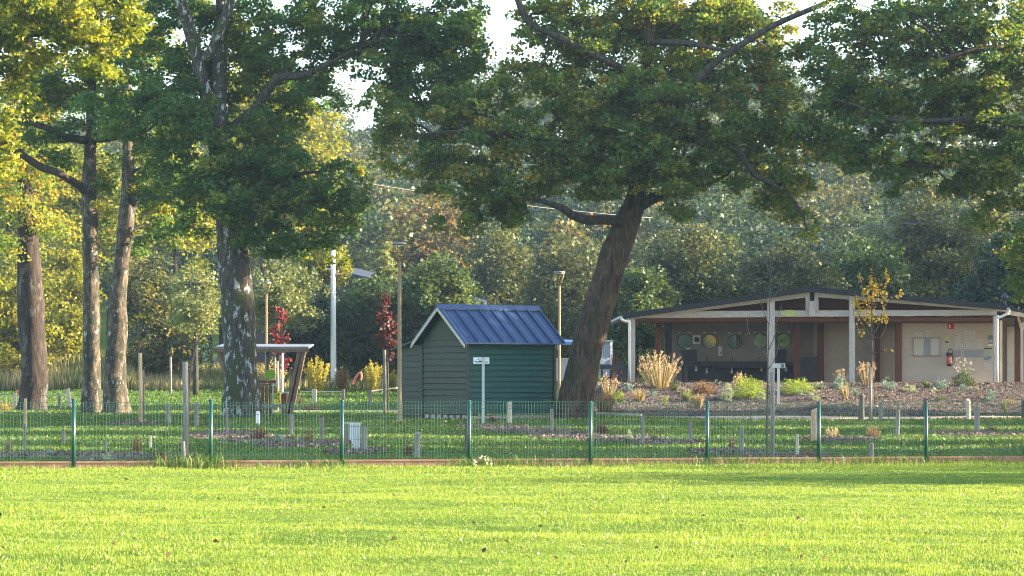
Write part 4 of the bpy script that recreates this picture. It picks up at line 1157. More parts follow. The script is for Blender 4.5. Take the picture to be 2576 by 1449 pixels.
for i, (x, y) in enumerate(((1722, 859), (1785, 859), (1848, 860), (1912, 858), (1971, 857))):
    c_ = W(x, y, 106.15)
    lab = ['round wall mirror left of the small white display', 'round wall mirror right of the small white display', 'round wall mirror in the middle of the row above the sinks', 'round wall mirror partly behind the left of the tall whitewashed post', 'round wall mirror beside the brown post, rightmost of the row'][i]
    t = thing('round_mirror', lab, 'mirror', c_, 'round mirrors above the sinks')
    MB().disc(c_ - Vector((0, .045, 0)), .285, (0, 1, 0), .04, 32).build('glass', M['mirror'], t)
    MB().tube([c_ + Vector((math.cos(a) * .292, -.02, math.sin(a) * .292)) for a in np.linspace(0, 2 * math.pi, 33)], .012, 6, False).build('rim', M['darkpanel'], t)
    l = W(x, y - 22, 106.1)
    tb = thing('lamp_bar', 'slim wall lamp bar above the ' + ['leftmost round mirror', 'second round mirror from the left', 'middle round mirror', 'fourth round mirror', 'rightmost round mirror'][i], 'wall lamp', l, 'lamp bars over the mirrors')
    MB().box(l.x - .26, l.y - .05, l.z - .025, l.x + .26, l.y, l.z + .025).build('bar', M['galv'], tb)
    for s_ in (-1, 1):
        MB().box(l.x + s_ * .22 - .04, l.y - .09, l.z - .035, l.x + s_ * .22 + .04, l.y - .051, l.z + .035).build('bracket', M['whitepaint'], tb)
c_ = W(1752, 854, 106.1)
t = thing('wall_display', 'small white framed display with a dark blue screen between two mirrors', 'display', c_)
MB().pbox(1742.5, 843, 1762, 865.5, 106.08, .08).build('frame', M['whitepaint'], t)
MB().pbox(1747, 848.5, 1758, 859.5, 106.065, .014).build('screen', M['screen'], t)
c_ = W(1812, 884, 106.1)
t = thing('soap_dispenser', 'white soap dispenser on the wall below the mirrors', 'dispenser', c_)
MB().pbox(1807.5, 871, 1817.5, 896, 106.03, .13, .03).build('body', M['whitepaint'], t)
MB().pbox(1811.5, 886, 1813.5, 889.5, 106.015, .014).build('window', M['black'], t)
t = MB().pbox(1727, 876, 1737, 881, YW - .1, .15, .02); t.pbox(1729, 874.5, 1735, 876, YW - .08, .1)
tag(t.build('paper_box', M['whitepaint'], None, W(1732, 881, YW)), 'small white box lying on top of the left counter screen', 'box')
t = thing('steel_cabinet', 'low dark cabinet in the recess between two brown posts', 'cabinet', W(2036, 966, 102.9))
MB().pbox(2016, 898, 2056, 966, 102.7, .5, .02).build('body', M['darkpanel'], t)
MB().pbox(2018, 902, 2054, 916, 102.68, .018).build('drawer', M['darkpanel'], t)

# things on the notice wall
YN_ = 100.33
t = thing('fire_extinguisher', 'red and black fire extinguisher hanging on the beige wall', 'fire extinguisher', W(2389, 922, YN_))
k = 5.174 * 1.4907
fx = lambda x: 2254 + x / k
fy = lambda y: 791.6 + y / k
cx_ = fx(1035)
body = [(fy(995), .0), (fy(990), .085), (fy(960), .088), (fy(830), .088), (fy(800), .075), (fy(775), .04)]
MB().tube([W(cx_, y, YN_ - .1) for y, r in body], [r for y, r in body], 16).build('cylinder', M['redext'], t)
MB().tube([W(cx_, fy(996), YN_ - .1), W(cx_, fy(955), YN_ - .1)], [.092, .092], 16).build('base_ring', M['black'], t)
MB().pbox(fx(985), fy(800), fx(1095), fy(735), YN_ - .17, .13, .03).build('head', M['black'], t)
MB().tube(catmull([tuple(W(fx(x), fy(y), YN_ - .12)) for x, y in ((1010, 735), (1020, 690), (1050, 668), (1085, 680), (1100, 740), (1098, 830), (1090, 900))], 4), .016, 6).build('hose', M['black'], t)
t = thing('fire_sign', 'square red fire extinguisher sign high on the beige wall', 'sign', W(fx(1062), fy(225), YN_))
MB().pbox(fx(1003), fy(282), fx(1122), fy(168), YN_, .015).build('plate', M['redsign'], t)
mb = MB(); mb.pbox(fx(1028), fy(262), fx(1056), fy(205), YN_ - .004, .003); mb.pbox(fx(1035), fy(204), fx(1050), fy(188), YN_ - .004, .003)
mb.build('pictogram', M['signwhite'], t)
mb = MB()
mb.prism([W(fx(1078), fy(205), YN_ - .004), W(fx(1092), fy(222), YN_ - .004), W(fx(1086), fy(240), YN_ - .004), W(fx(1074), fy(240), YN_ - .004), W(fx(1070), fy(225), YN_ - .004)], (0, .003, 0))
mb.build('flame', M['redext'], t)
t = thing('notice_board', 'framed notice board with three pale sheets on the beige wall', 'notice board', W(fx(600), fy(620), YN_))
for x0, x1, mt in ((348, 538, 'paper'), (552, 660, 'caravan'), (672, 845, 'paper')):
    MB().pbox(fx(x0), fy(785), fx(x1), fy(462), YN_ - .012, .01).build('sheet', M[mt], t)
mb = MB(); mb.pbox(fx(325), fy(462), fx(862), fy(440), YN_ - .03, .03); mb.pbox(fx(328), fy(808), fx(858), fy(787), YN_ - .03, .03); mb.pbox(fx(332), fy(786), fx(346), fy(463), YN_ - .025, .022); mb.pbox(fx(846), fy(786), fx(858), fy(463), YN_ - .025, .022)
mb.build('frame', M['print'], t)


def sheet(x0, y0, x1, y1, mat, label, lines=0, group=None, name='paper_notice', cat='notice', band=None):
    t = thing(name, label, cat, W(fx((x0 + x1) / 2), fy(y1), YN_), group)
    MB().pbox(fx(x0), fy(y1), fx(x1), fy(y0), YN_ + .008, .008).build('sheet', M[mat], t)
    if lines:
        mb = MB()
        for i in range(lines):
            yy = y0 + (i + .8) * (y1 - y0) / (lines + .6)
            wv = .62 + .3 * abs(math.sin(i * 2.3 + x0))
            mb.pbox(fx(x0 + 8), fy(yy + 7), fx(x0 + 8 + (x1 - x0 - 16) * wv), fy(yy), YN_ + .004, .003)
        mb.build('print', M['print'], t)
    if band:
        MB().pbox(fx(x0 + band[0]), fy(band[2]), fx(x1 - band[0]), fy(band[1]), YN_ + .004, .003).build('print', M[band[3]], t)


PG = 'grey notices on the pavilion wall'
sheet(375, 340, 520, 425, 'paper', 'pale slanting paper stuck above the left of the framed notice board', 0, PG)
sheet(580, 300, 675, 425, 'paper', 'pale paper stuck above the middle of the framed notice board', 2, PG)
sheet(165, 475, 250, 640, 'paper', 'grey paper beside the brown post, left of the framed notice board', 2, PG)
sheet(1145, 320, 1250, 430, 'paper', 'top paper in the column right of the yellow poster', 3, PG)
sheet(1150, 440, 1250, 545, 'paper', 'middle paper in the column right of the yellow poster', 2, PG)
sheet(1150, 555, 1300, 660, 'paper', 'lowest paper in the column right of the yellow poster', 2, PG)
sheet(1325, 320, 1425, 480, 'paper', 'tall upper paper left in the block of notices', 3, PG)
sheet(1435, 320, 1540, 480, 'paper', 'tall upper paper right in the block of notices', 3, PG)
sheet(1320, 520, 1430, 660, 'paper', 'lower left paper in the block of notices', 3, PG)
sheet(1445, 530, 1560, 660, 'paper', 'lower middle paper with dark lines in the block of notices', 3, PG)
sheet(1575, 480, 1690, 660, 'paper', 'lower right paper in the block of notices', 2, PG)
sheet(1325, 682, 1690, 830, 'caravan', 'wide lilac grey sheet under the block of notices', 3, PG)
sheet(1140, 690, 1250, 830, 'caravan', 'lilac grey sheet directly right of the fire extinguisher', 2, PG)
sheet(940, 425, 1030, 550, 'poster_yellow', 'small yellow poster below the red fire sign', 0, None, 'wall_poster', 'poster', (12, 515, 548, 'signteal'))
sheet(1780, 400, 1885, 485, 'poster_teal', 'dark teal picture at the top right of the notice wall', 0, None, 'wall_poster', 'poster')
sheet(1785, 535, 1885, 610, 'signwhite', 'small black and white striped notice under the teal picture', 0, None, 'wall_poster', 'poster', (4, 540, 562, 'black'))
sheet(1705, 650, 1860, 790, 'poster_green', 'greenish poster with a dark top edge near the corner post', 0, None, 'wall_poster', 'poster', (0, 648, 666, 'black'))
sheet(1700, 800, 1840, 885, 'poster_blue', 'blue patterned poster under the greenish poster', 0, None, 'wall_poster', 'poster')
sheet(1710, 930, 1825, 1060, 'paper', 'lowest grey paper near the corner post', 2, None)
t = thing('oval_plaque', 'pale green oval plaque on the whitewashed beam of the pavilion', 'plaque', W(1986, 788, YP - .03))
c_ = W(1986, 788.5, YP - .03)
MB().disc(c_, .36, (0, 1, 0), .025, 32, .14).build('plate', M['oval'], t)
mb = MB(); mb.tube([c_ + Vector((math.cos(a) * .31, -.003, math.sin(a) * .11)) for a in np.linspace(0, 2 * math.pi, 33)], .008, 5, False)
mb.build('border', M['poster_green'], t)

# ------------------------------------------------------------------ splayed hut behind the lichened oak
YH = 88.0
hx = lambda x: 523.2 + x / 6.75
hy = lambda y: 845.3 + y / 6.75
hut = thing('play_hut', 'brown timber hut with splayed posts and a flat zinc roof behind the lichened trunk', 'hut', (W(655, 1045, YH).x, YH, 0))
a, b_ = W(hx(118), hy(215), YH - .15), W(hx(1705), hy(215), YH - .15)
mb = MB(); mb.prism([a, b_, b_ + up * .07, a + up * .07], (0, 2.3, .12)); mb.build('roof', M['hutroof'], hut)
mb = MB(); mb.prism([a - up * .12, b_ - up * .12, b_ - up * .003, a - up * .003], (0, .05, 0)); mb.build('fascia', M['hutwood'], hut)
H = lambda x, y, dy=0: W(hx(x), hy(y), YH + dy)
for x0, y0, x1, y1 in ((180, 235, 330, 760), (245, 235, 395, 760), (1560, 235, 1345, 1330), (1625, 235, 1395, 1330)):
    if y1 < 900:
        x1 = x0 + (x1 - x0) * (1345 - 235) / (y1 - 235); y1 = 1345
    MB().bar(H(x0, y0), H(x1, y1), .16, .16, (0, 1, 0)).build('post', M['hutwood'], hut)
    MB().bar(H(x0 + 30, y0 - 12, 1.9), H(x1 + 20, y1 - 30, 1.9), .11, .11, (0, 1, 0)).build('post', M['hutwood'], hut)
hb = lambda nm, mt, x0, y0, x1, y1, dy=0, d=.1: MB().pbox(hx(x0), hy(y1), hx(x1), hy(y0), YH + dy, d).build(nm, M[mt], hut)
hb('upright', 'darkwood', 1005, 232, 1028, 745, .3); hb('upright', 'hutwood', 985, 232, 1003, 745, .3)
hb('upright', 'limewood', 1118, 232, 1140, 745, .3)
hb('counter', 'brownwood', 600, 752, 1150, 800, -.1, .5); hb('counter_rail', 'hutwood', 600, 806, 1085, 850, 0, .08)
mb = MB()
for i in range(8):
    x = 560 + i * 68
    mb.pbox(hx(x), hy(1340), hx(x + 52), hy(852), YH + .02, .04)
mb.build('counter_front', M['brownwood'], hut)
hb('upright', 'palewood', 1095, 852, 1112, 1350, -.05, .08); hb('upright', 'hutwood', 985, 852, 1012, 1340, -.03, .05)
hb('upright', 'tanwood', 1060, 970, 1076, 1160, -.06, .06)
hb('side_box', 'brownwood', 1245, 975, 1330, 1160, .1, .5); hb('side_box_lid', 'limewood', 1262, 948, 1345, 972, .05, .55)
hb('cross_beam', 'oldwood', 350, 1160, 1330, 1216, -.1, .12)
hb('sill_beam', 'oldwood', 1030, 1360, 1390, 1378, -.2, .14)
hb('leg', 'hutwood', 1245, 1217, 1310, 1345, 0, .1)
hb('bracket', 'galv', 1080, 806, 1150, 848, -.05, .04)
c_ = W(hx(1055), hy(652), YH - .16)
o = MB().disc(c_, 1.23 * .15, (0, 1, 0), .03, 10).build('target_disc', M['greendisc'], None, c_); tag(o, 'lime green round disc standing on the hut counter', 'disc')
t = thing('cross_bracket', 'pale metal crossed bracket fixed at the end of the hut counter', 'bracket', W(hx(1200), hy(780), YH - .2))
mb = MB(); mb.bar(H(1160, 760, -.2), H(1245, 800, -.2), .03, .05, (0, 1, 0)); mb.bar(H(1160, 800, -.2), H(1245, 760, -.17), .03, .05, (0, 1, 0)); mb.build('cross', M['galv'], t)
mb = MB(); mb.pbox(hx(1175), hy(1160), hx(1238), hy(960), YH - .3, .06, .015); mb.pbox(hx(1165), hy(958), hx(1225), hy(930), YH - .3, .06)
tag(mb.build('toy_panel', M['yellowpaint'], None, W(hx(1205), hy(1160), YH - .3)), 'bright yellow panel with dark marks leaning in the hut', 'panel')
mk = MB()
for x, y in ((1200, 985), (1190, 1010), (1215, 1110), (1195, 1065)):
    mk.disc(W(hx(x), hy(y), YH - .302), .03, (0, 1, 0), .001, 8)
o = mk.build('mark', M['black'], bpy.data.objects['toy_panel'])

# ------------------------------------------------------------------ lamps, poles, cables
def lamp(px, base, label, top_px):
    t = thing('park_lamp', label, 'street lamp', base, 'bronze park lamps')
    H_ = 5.28
    x, y, z = base
    MB().tube([(x, y, z - .2), (x, y, z + .12), (x, y, z + .13), (x, y, z + H_ - .55)], [.085, .085, .062, .052], 12).build('pole', M['bronze'], t)
    for s_ in (-1, 1):
        MB().tube([(x, y, z + H_ - .56), (x + s_ * .1, y, z + H_ - .34), (x + s_ * .19, y, z + H_ - .06)], .016, 6).build('arm', M['bronze'], t)
    MB().tube([(x, y, z + H_ - .075), (x, y, z + H_ - .05), (x, y, z + H_ - .02), (x, y, z + H_)], [.17, .22, .225, .19], 24).build('lamp_head', M['lampgrey'], t)
    MB().tube([(x, y, z + H_ - .1), (x, y, z + H_ - .078)], [.13, .16], 20).build('diffuser', M['lens'], t)


g = ghit(1005, 1065); lamp(1005, g, 'tall bronze lamp standing at the left corner of the shed', 612)
x = W(1407, 900, 95.5); lamp(1407, Vector((x.x, 95.5, gz(x.x, 95.5))), 'bronze lamp rising between the shed and the leaning oak', 683)
x = W(670, 900, 113); lamp(670, Vector((x.x, 113, gz(x.x, 113))), 'small far bronze lamp just right of the lichened trunk', 720)

g = W(839, 975, 127); g.z = gz(g.x, 127)
t = thing('utility_pole', 'pale utility pole standing in front of the dark bushes', 'utility pole', g)
tp = W(838, 629, 127)
MB().tube([g - up * .2, (g.x, g.y, g.z + .7), (tp.x, tp.y, tp.z)], [.155, .15, .115], 14).build('pole', M['polewood'], t)
c_ = W(843, 692, 126.8); mb = MB(); mb.disc(c_, .11, (1, 0, 0), .35, 10); mb.tube([c_ + Vector((.1, 0, .1)), c_ + Vector((.16, 0, .26))], .05, 8); mb.build('insulator', M['bronze'], t)
c_ = W(833, 679, 126.8); MB().bar(c_, c_ + Vector((-.28, 0, .1)), .05, .08).build('bracket', M['galv'], t)


def cable(name, label, a, b_, sag, mat, r):
    a = Vector(a); b_ = Vector(b_)
    pts = [a.lerp(b_, i / 24) - up * sag * 4 * (i / 24) * (1 - i / 24) for i in range(25)]
    tag(MB().tube(pts, r, 6).build(name, M[mat], None, a), label, 'cable')


cable('overhead_cable', 'pale overhead cable slanting down behind the oak crowns', W(560, 395, 128), W(1640, 548, 140), .35, 'cable', .014)
cable('overhead_cable', 'thin dark overhead cable in front of the hill wood on the right', W(1700, 575, 118), W(2640, 535, 118), .25, 'darkcable', .02)

# ------------------------------------------------------------------ sign posts
def sign_post(name, label, cat, px, base_py, top_py, hw, mat):
    g = ghit(px, base_py)
    t = thing(name, label, cat, g)
    tz = W(px, top_py, g.y).z
    MB().box(g.x - hw, g.y - hw, g.z - .1, g.x + hw, g.y + hw, tz).build('post', M[mat], t)
    return t, g


t, g = sign_post('direction_sign', 'grey sign post with a rounded plate in front of the teal shed wall', 'sign', 1215.5, 1072, 899, .038, 'galv')
sx = lambda x: 1167.2 + x / 21.6
sy = lambda y: 885.5 + y / 21.6
o = MB().pbox(sx(510), sy(645), sx(1375), sy(292), g.y + .045, .012, .004).build('plate', M['signwhite'], t)
mb = MB()
for x0, y0, x1, y1 in ((570, 480, 640, 530), (650, 520, 800, 570), (800, 480, 960, 550), (740, 365, 820, 410), (1130, 520, 1290, 570), (1160, 360, 1220, 395)):
    mb.pbox(sx(x0), sy(y1), sx(x1), sy(y0), g.y + .0415, .003)
mb.build('marking', M['signdark'], o)
t, g = sign_post('direction_sign', 'white arrow sign pointing left on a thin post in the bed', 'sign', 1958.5, 1020, 925, .042, 'whitepaint')
ax = lambda x: 1918.6 + x / 7.2
ay = lambda y: 758 + y / 7.2
Yq = g.y - .06
o = MB().prism([W(ax(155), ay(1166), Yq), W(ax(190), ay(1208), Yq), W(ax(408), ay(1210), Yq), W(ax(408), ay(1124), Yq), W(ax(190), ay(1126), Yq)], (0, .014, 0)).build('arrow_plate', M['signwhite'], t)
mb = MB(); Y2 = Yq - .0035
for x0, y0, x1, y1 in ((330, 1140, 385, 1150), (330, 1190, 385, 1200), (330, 1151, 341, 1189), (374, 1151, 385, 1189)):
    mb.pbox(ax(x0), ay(y1), ax(x1), ay(y0), Y2, .003)
mb.pbox(ax(350), ay(1186), ax(366), ay(1155), Y2, .003)
mb.build('symbol', M['signteal'], o)

# white folded panel between two short posts
ix = lambda x: 858.7 + x / 13.5
iy = lambda y: 1046.5 + y / 13.5
g = ghit(ix(770), iy(1285))
t = thing('folded_panel', 'white folded sheet strung between two short grey posts', 'panel', g)
mb = MB()
nf = 36
for i in range(nf):
    x0 = 275 + (640 - 275) * i / nf; x1 = 275 + (640 - 275) * (i + 1) / nf
    d0 = .02 * math.sin(i * math.pi / 3.0); dd = .02 * math.sin((i + 1) * math.pi / 3.0)
    f0 = (x0 - 275) / 365
    yb = 820 if f0 < .1 else (820 + 250 * sstep(.1, .45, f0) if f0 < .45 else 1120 + 10 * f0)
    a0, a1 = W(ix(x0), iy(255), g.y + d0), W(ix(x1), iy(255), g.y + dd)
    b0, b1 = W(ix(x0), iy(yb), g.y + d0), W(ix(x1), iy(yb), g.y + dd)
    mb.prism([b0, b1, a1, a0], (0, .006, 0))
mb.build('sheet', M['signwhite'], t)
MB().pbox(ix(120), iy(812), ix(252), iy(262), g.y + .1, .12).build('post', M['oldwood'], t)
MB().pbox(ix(690), iy(1300), ix(855), iy(362), g.y - .05, .12).build('post', M['oldwood'], t)
MB().bar(W(ix(90), iy(235), g.y + .03), W(ix(715), iy(240), g.y + .03), .02, .02).build('top_rail', M['palewood'], t)

# ------------------------------------------------------------------ posts and stakes of the park
def stake(px, top, base, wpx, mat, label, lean=0.0, flat=.7, group='wooden posts in the park', name='wooden_post', rnd=False, sink=None):
    g = ghit(px, base)
    w_ = wpx * g.y / F / 2
    zt = W(px, top, g.y).z
    mb = MB()
    lx = lean * g.y / F
    rings = []
    for k, (t_, s_) in enumerate(((-.12, 1.03), (.3, 1.0), (.7, .97), (.97, .96), (1.0, .8))):
        z = g.z + (zt - g.z) * t_ if t_ > 0 else g.z + t_
        cx_ = g.x + lx * max(0, t_)
        pr = []
        m_ = 12 if rnd else 8
        for j in range(m_):
            a = 2 * math.pi * (j + .5) / m_
            if rnd: q = (math.cos(a) * w_, math.sin(a) * w_)
            else:
                q = (max(-1, min(1, 1.35 * math.cos(a))) * w_, max(-1, min(1, 1.35 * math.sin(a))) * w_ * flat)
            rr = s_ * (1 + .05 * mn.noise(Vector((a * 2, px * .37, k * 1.7))))
            pr.append(Vector((cx_ + q[0] * rr, g.y + q[1] * rr, z + (.02 * w_ / .05 * math.cos(a + px) if k == 4 else 0))))
        rings.append(pr)
    m_ = len(rings[0])
    vs = [v for r in rings for v in r]
    fs = [(i * m_ + j, i * m_ + (j + 1) % m_, (i + 1) * m_ + (j + 1) % m_, (i + 1) * m_ + j) for i in range(len(rings) - 1) for j in range(m_)] + [tuple(range(4 * m_, 5 * m_)), tuple(range(m_ - 1, -1, -1))]
    mb.add(vs, fs)
    o = mb.build(name, M[mat], None, g)
    return tag(o, label, 'post', group)


stake(64, 1003, 1078, 7, 'tanwood', 'narrow tan post behind the fence, right of the pale railing post')
stake(62, 1066, 1141, 7, 'oldwood', 'thin grey post just below the narrow tan post at far left')
stake(160, 1080, 1116, 9, 'oldwood', 'short grey plank post just left of the first fence post')
stake(266, 1105, 1146, 6, 'oldwood', 'thin low grey stake beside a grey green plant near the first fence post')
stake(378, 1097, 1131, 7, 'palewood', 'thin pale stake above a dark reddish shrub left of the tall stake')
stake(176, 978, 1026, 11, 'palewood', 'leaning cream plank post between the two left trunks', -6)
stake(424, 1016, 1069, 11, 'oldwood', 'wide grey post in sunlit grass left of the tall weathered stake')
stake(494, 1014, 1077, 12, 'oldwood', 'wide grey post in sunlit grass right of the tall weathered stake')
stake(571, 1026, 1097, 7, 'oldwood', 'slim grey stake at the left foot of the lichened oak')
stake(649, 1036, 1070, 10, 'signwhite', 'short whitish post in front of the lichened oak')
stake(733, 1042, 1097, 10, 'oldwood', 'grey post right of the hut between lavender and brown shrub')
stake(811, 1050, 1120, 9, 'oldwood', 'grey post left of the third fence post by a brownish shrub')
stake(1048, 1089, 1158, 15, 'oldwood', 'stout leaning grey post beside a round brown bush', 3)
stake(1172, 1060, 1140, 6, 'darkwood', 'thin dark stake close behind the middle fence post')
stake(1282, 1010, 1068, 11, 'palewood', 'sunlit tan post in front of the right part of the teal wall')
stake(1388, 1030, 1091, 9, 'oldwood', 'grey post at the foot of the leaning oak')
stake(1617, 1048, 1122, 9, 'oldwood', 'grey post at the end of the low kerb right of the leaning oak')
stake(1737, 1060, 1118, 10, 'oldwood', 'grey post left of a fence post below the gravel path')
stake(1866, 1075, 1141, 11, 'oldwood', 'grey post on mulch left of the sapling with the heavy stake')
stake(2006, 1093, 1154, 8, 'palewood', 'thin pale post beside the tangled dark shrub')
stake(2048, 1030, 1112, 17, 'tanwood', 'thick round tan bollard close to the right fence posts', rnd=True)
stake(2192, 1115, 1163, 11, 'oldwood', 'short lilac grey post nearest the fence on the right')
stake(2257, 1032, 1101, 11, 'oldwood', 'grey post with a notched top right of the golden sapling', 2)
stake(2168, 993, 1060, 13, 'darkwood', 'dark thick post just left of the golden sapling', rnd=True)
stake(2216, 1012, 1058, 9, 'oldwood', 'narrow dark grey post right behind the golden sapling')
stake(2436, 1006, 1059, 10, 'palewood', 'sunlit cream post at the path edge on the right')
stake(2458, 1023, 1093, 13, 'oldwood', 'broad grey post with a flat cap right of the sunlit cream post')
stake(2327, 1003, 1050, 8, 'darkwood', 'dark post hidden behind the last fence post')
stake(2574, 1008, 1056, 10, 'darkwood', 'dark post cut by the right edge of the picture')


def rail(label, pl, railpts, mats):
    g = ghit(*pl[0][:2])
    t = thing('post_rail', label, 'railing', g)
    for (px, base, top, w_, mt) in pl:
        q = ghit(px, base); h_ = w_ * q.y / F / 2
        MB().box(q.x - h_, q.y - h_, q.z - .1, q.x + h_, q.y + h_, W(px, top, q.y).z).build('post', M[mt], t)
    a, b_ = railpts
    MB().bar(W(*a), W(*b_), .06, .045).build('rail', M['palewood'], t)


yq = ghit(790, 1014).y
rail('low pale post and rail barrier beyond the path, left of the shed', [(790.5, 1014, 979, 11, 'palewood'), (863, 1014, 979.5, 8, 'oldwood')], ((755, 985.5, yq + .12), (866, 985, yq + .12)), None)
yq2 = ghit(931, 1023).y
rail('grey leaning post with a thin rail running to the shed', [(931, 1023, 981, 8, 'oldwood')], ((928, 984, yq2 + .1), (1003, 975, yq2 + 4)), None)
yq3 = ghit(38, 1032).y
rail('low pale rail passing behind the leftmost trunk', [(38, 1032, 989, 8.5, 'palewood'), (150, 1028, 992, 7, 'oldwood')], ((-30, 995.5, yq3 + .12), (156, 995.5, yq3 + .12)), None)
t = MB().tube(catmull([tuple(W(x, y, 120)) for x, y in ((887, 966), (892, 955), (899, 944), (905, 938), (908.5, 941), (908.8, 950), (907, 957))], 4), .055, 8)
tag(t.build('bent_hose', M['hose'], None, W(898, 960, 120)), 'salmon red bent hose standing up among the yellow shrubs', 'hose')
c_ = ghit(871, 979); mb = MB()
mb.tube([c_ + Vector((-.3, 0, -.02)), c_ + Vector((-.2, 0, .12)), c_ + Vector((.0, 0, .16)), c_ + Vector((.2, 0, .1)), c_ + Vector((.36, 0, .02))], [.05, .13, .15, .11, .03], 10, True, .3)
tag(mb.build('dark_sack', M['black'], None, c_), 'dark sack lying on the grass by the utility pole', 'sack')
c_ = ghit(50, 992); mb = MB().tube([c_, c_ + up * .22, c_ + up * .23], [.1, .14, .11], 12)
tag(mb.build('red_bucket', M['redbucket'], None, c_), 'small red bucket half hidden by the leftmost trunk', 'bucket')

# things right of the shed
t = thing('board_screen', 'lilac grey board fence panel just right of the shed', 'fence', W(1417, 956, 97))
mb = MB()
for i in range(7):
    x = 1396 + i * 5.2
    mb.pbox(x, 904, x + 4.9, 958, 97, .03)
mb.build('board', M['gatewood'], t)
MB().pbox(1394, 900.5, 1433, 904, 96.95, .12).build('top_rail', M['limewood'], t)
o = MB().prism([W(1413, 868, 104), W(1455, 866, 104), W(1452, 860, 104), W(1416, 859, 104)], (0, 1.5, .1)); tag(o.build('blue_tarpaulin', M['tarp'], None, W(1434, 868, 104)), 'blue tarpaulin sheet behind the shed eaves', 'tarpaulin')
t = thing('dark_table', 'dark planter table with open underside behind the leaning oak', 'table', W(1542, 962, 96.5))
MB().pbox(1510, 917, 1573, 929, 96.3, .8).build('tabletop', M['darkpanel'], t)
for x in (1512, 1535, 1552, 1567):
    MB().pbox(x, 929.3, x + 5 + (6 if x > 1550 else 0), 962, 96.4, .5).build('leg', M['darkpanel'], t)
t = thing('storage_cabin', 'pale lilac grey cabin glimpsed between the oak and the pink shrub', 'cabin', W(1530, 945, 114))
MB().pbox(1512, 860, 1541, 948, 114, 2.2, .1).build('wall', M['caravan'], t)
MB().pbox(1510, 855, 1543, 859.5, 113.9, 2.5).build('roof', M['limewood'], t)
mb = MB().tube(catmull([tuple(W(x, y, 97.1)) for x, y in ((1514, 911), (1520, 908), (1527, 904), (1532, 902))], 3), .035, 6)
mb.disc(W(1516, 908, 97.1), .12, (0, 1, 0), .1, 14)
tag(mb.build('hose_reel', M['signwhite'], None, W(1522, 912, 97.1)), 'white curved handle lying on the dark planter table', 'hose reel')
a = ghit(1500, 1046); b_ = ghit(1614, 1049)
tag(MB().bar(a + up * .05, b_ + up * .05, .12, .14).build('low_kerb', M['palewood'], None, a), 'low pale timber kerb at the foot of the bed by the leaning oak', 'kerb')

# distant barn
YB_ = 142
t = thing('barn', 'low barn with a slate blue roof mostly hidden behind the bushes', 'barn', W(1040, 900, YB_))
a, b_ = W(868, 684, YB_), W(1222, 768, YB_)
MB().prism([a, b_, b_ - up * .22, a - up * .22], (0, 9, .6)).build('roof', M['houseroof'], t)
a2, b2 = W(600, 760, YB_), W(868, 684, YB_)
MB().prism([a2, b2, b2 - up * .22, a2 - up * .22], (0, 9, .6)).build('roof', M['houseroof'], t)
for i in range(6):
    f_ = .28 + i * .11
    p = a.lerp(b_, f_); q_ = a.lerp(b_, f_ + .09)
    MB().bar(p + up * .05 - Vector((0, .05, 0)), q_ + up * .05 - Vector((0, .05, 0)), .1, .12).build('ridge_tile', M['oldwood'], t)
mb = MB(); mb.prism([W(620, 960, YB_ + .4), W(1200, 960, YB_ + .4), W(1195, 772, YB_ + .4), W(868, 695, YB_ + .4), W(625, 764, YB_ + .4)], (0, 8, 0)); mb.build('wall', M['housewall'], t)

# far wire fence behind the meadow
a, b_ = W(300, 925, 143), W(570, 922, 143)
t = thing('garden_fence', 'blue grey wire fence beyond the tall meadow grass', 'fence', (a.x, a.y, gz(a.x, a.y)))
for i in range(6):
    p = a.lerp(b_, i / 5); g = gz(p.x, p.y)
    MB().tube([(p.x, p.y, g - .1), (p.x, p.y, g + 1.45)], .04, 8).build('post', M['darkpanel'], t)
mb = MB()
for i in range(90):
    p = a.lerp(b_, i / 89); g = gz(p.x, p.y)
    mb.tube([(p.x, p.y + .05, g), (p.x, p.y + .05, g + 1.35)], .012, 4, False)
for z in (.1, .4, .7, 1.0, 1.35):
    mb.bar((a.x, a.y + .05, gz(a.x, a.y) + z), (b_.x, b_.y + .05, gz(b_.x, b_.y) + z), .015, .02)
mb.build('wire_panel', M['galv'], t)


# ================================================================== PLANTS
def strips(base, tip, w, bend):
    """thin two-quad blades from base to tip"""
    n = len(base)
    d = tip - base
    side = unit(np.cross(d, rng.normal(size=(n, 3)))) * (np.broadcast_to(w, (n,))[:, None] / 2)
    mid = base + d * .55 + bend
    q1 = np.stack([base - side, base + side, mid + side * .8, mid - side * .8], 1)
    q2 = np.stack([mid - side * .8, mid + side * .8, tip + side * .15, tip - side * .15], 1)
    return np.concatenate([q1, q2])


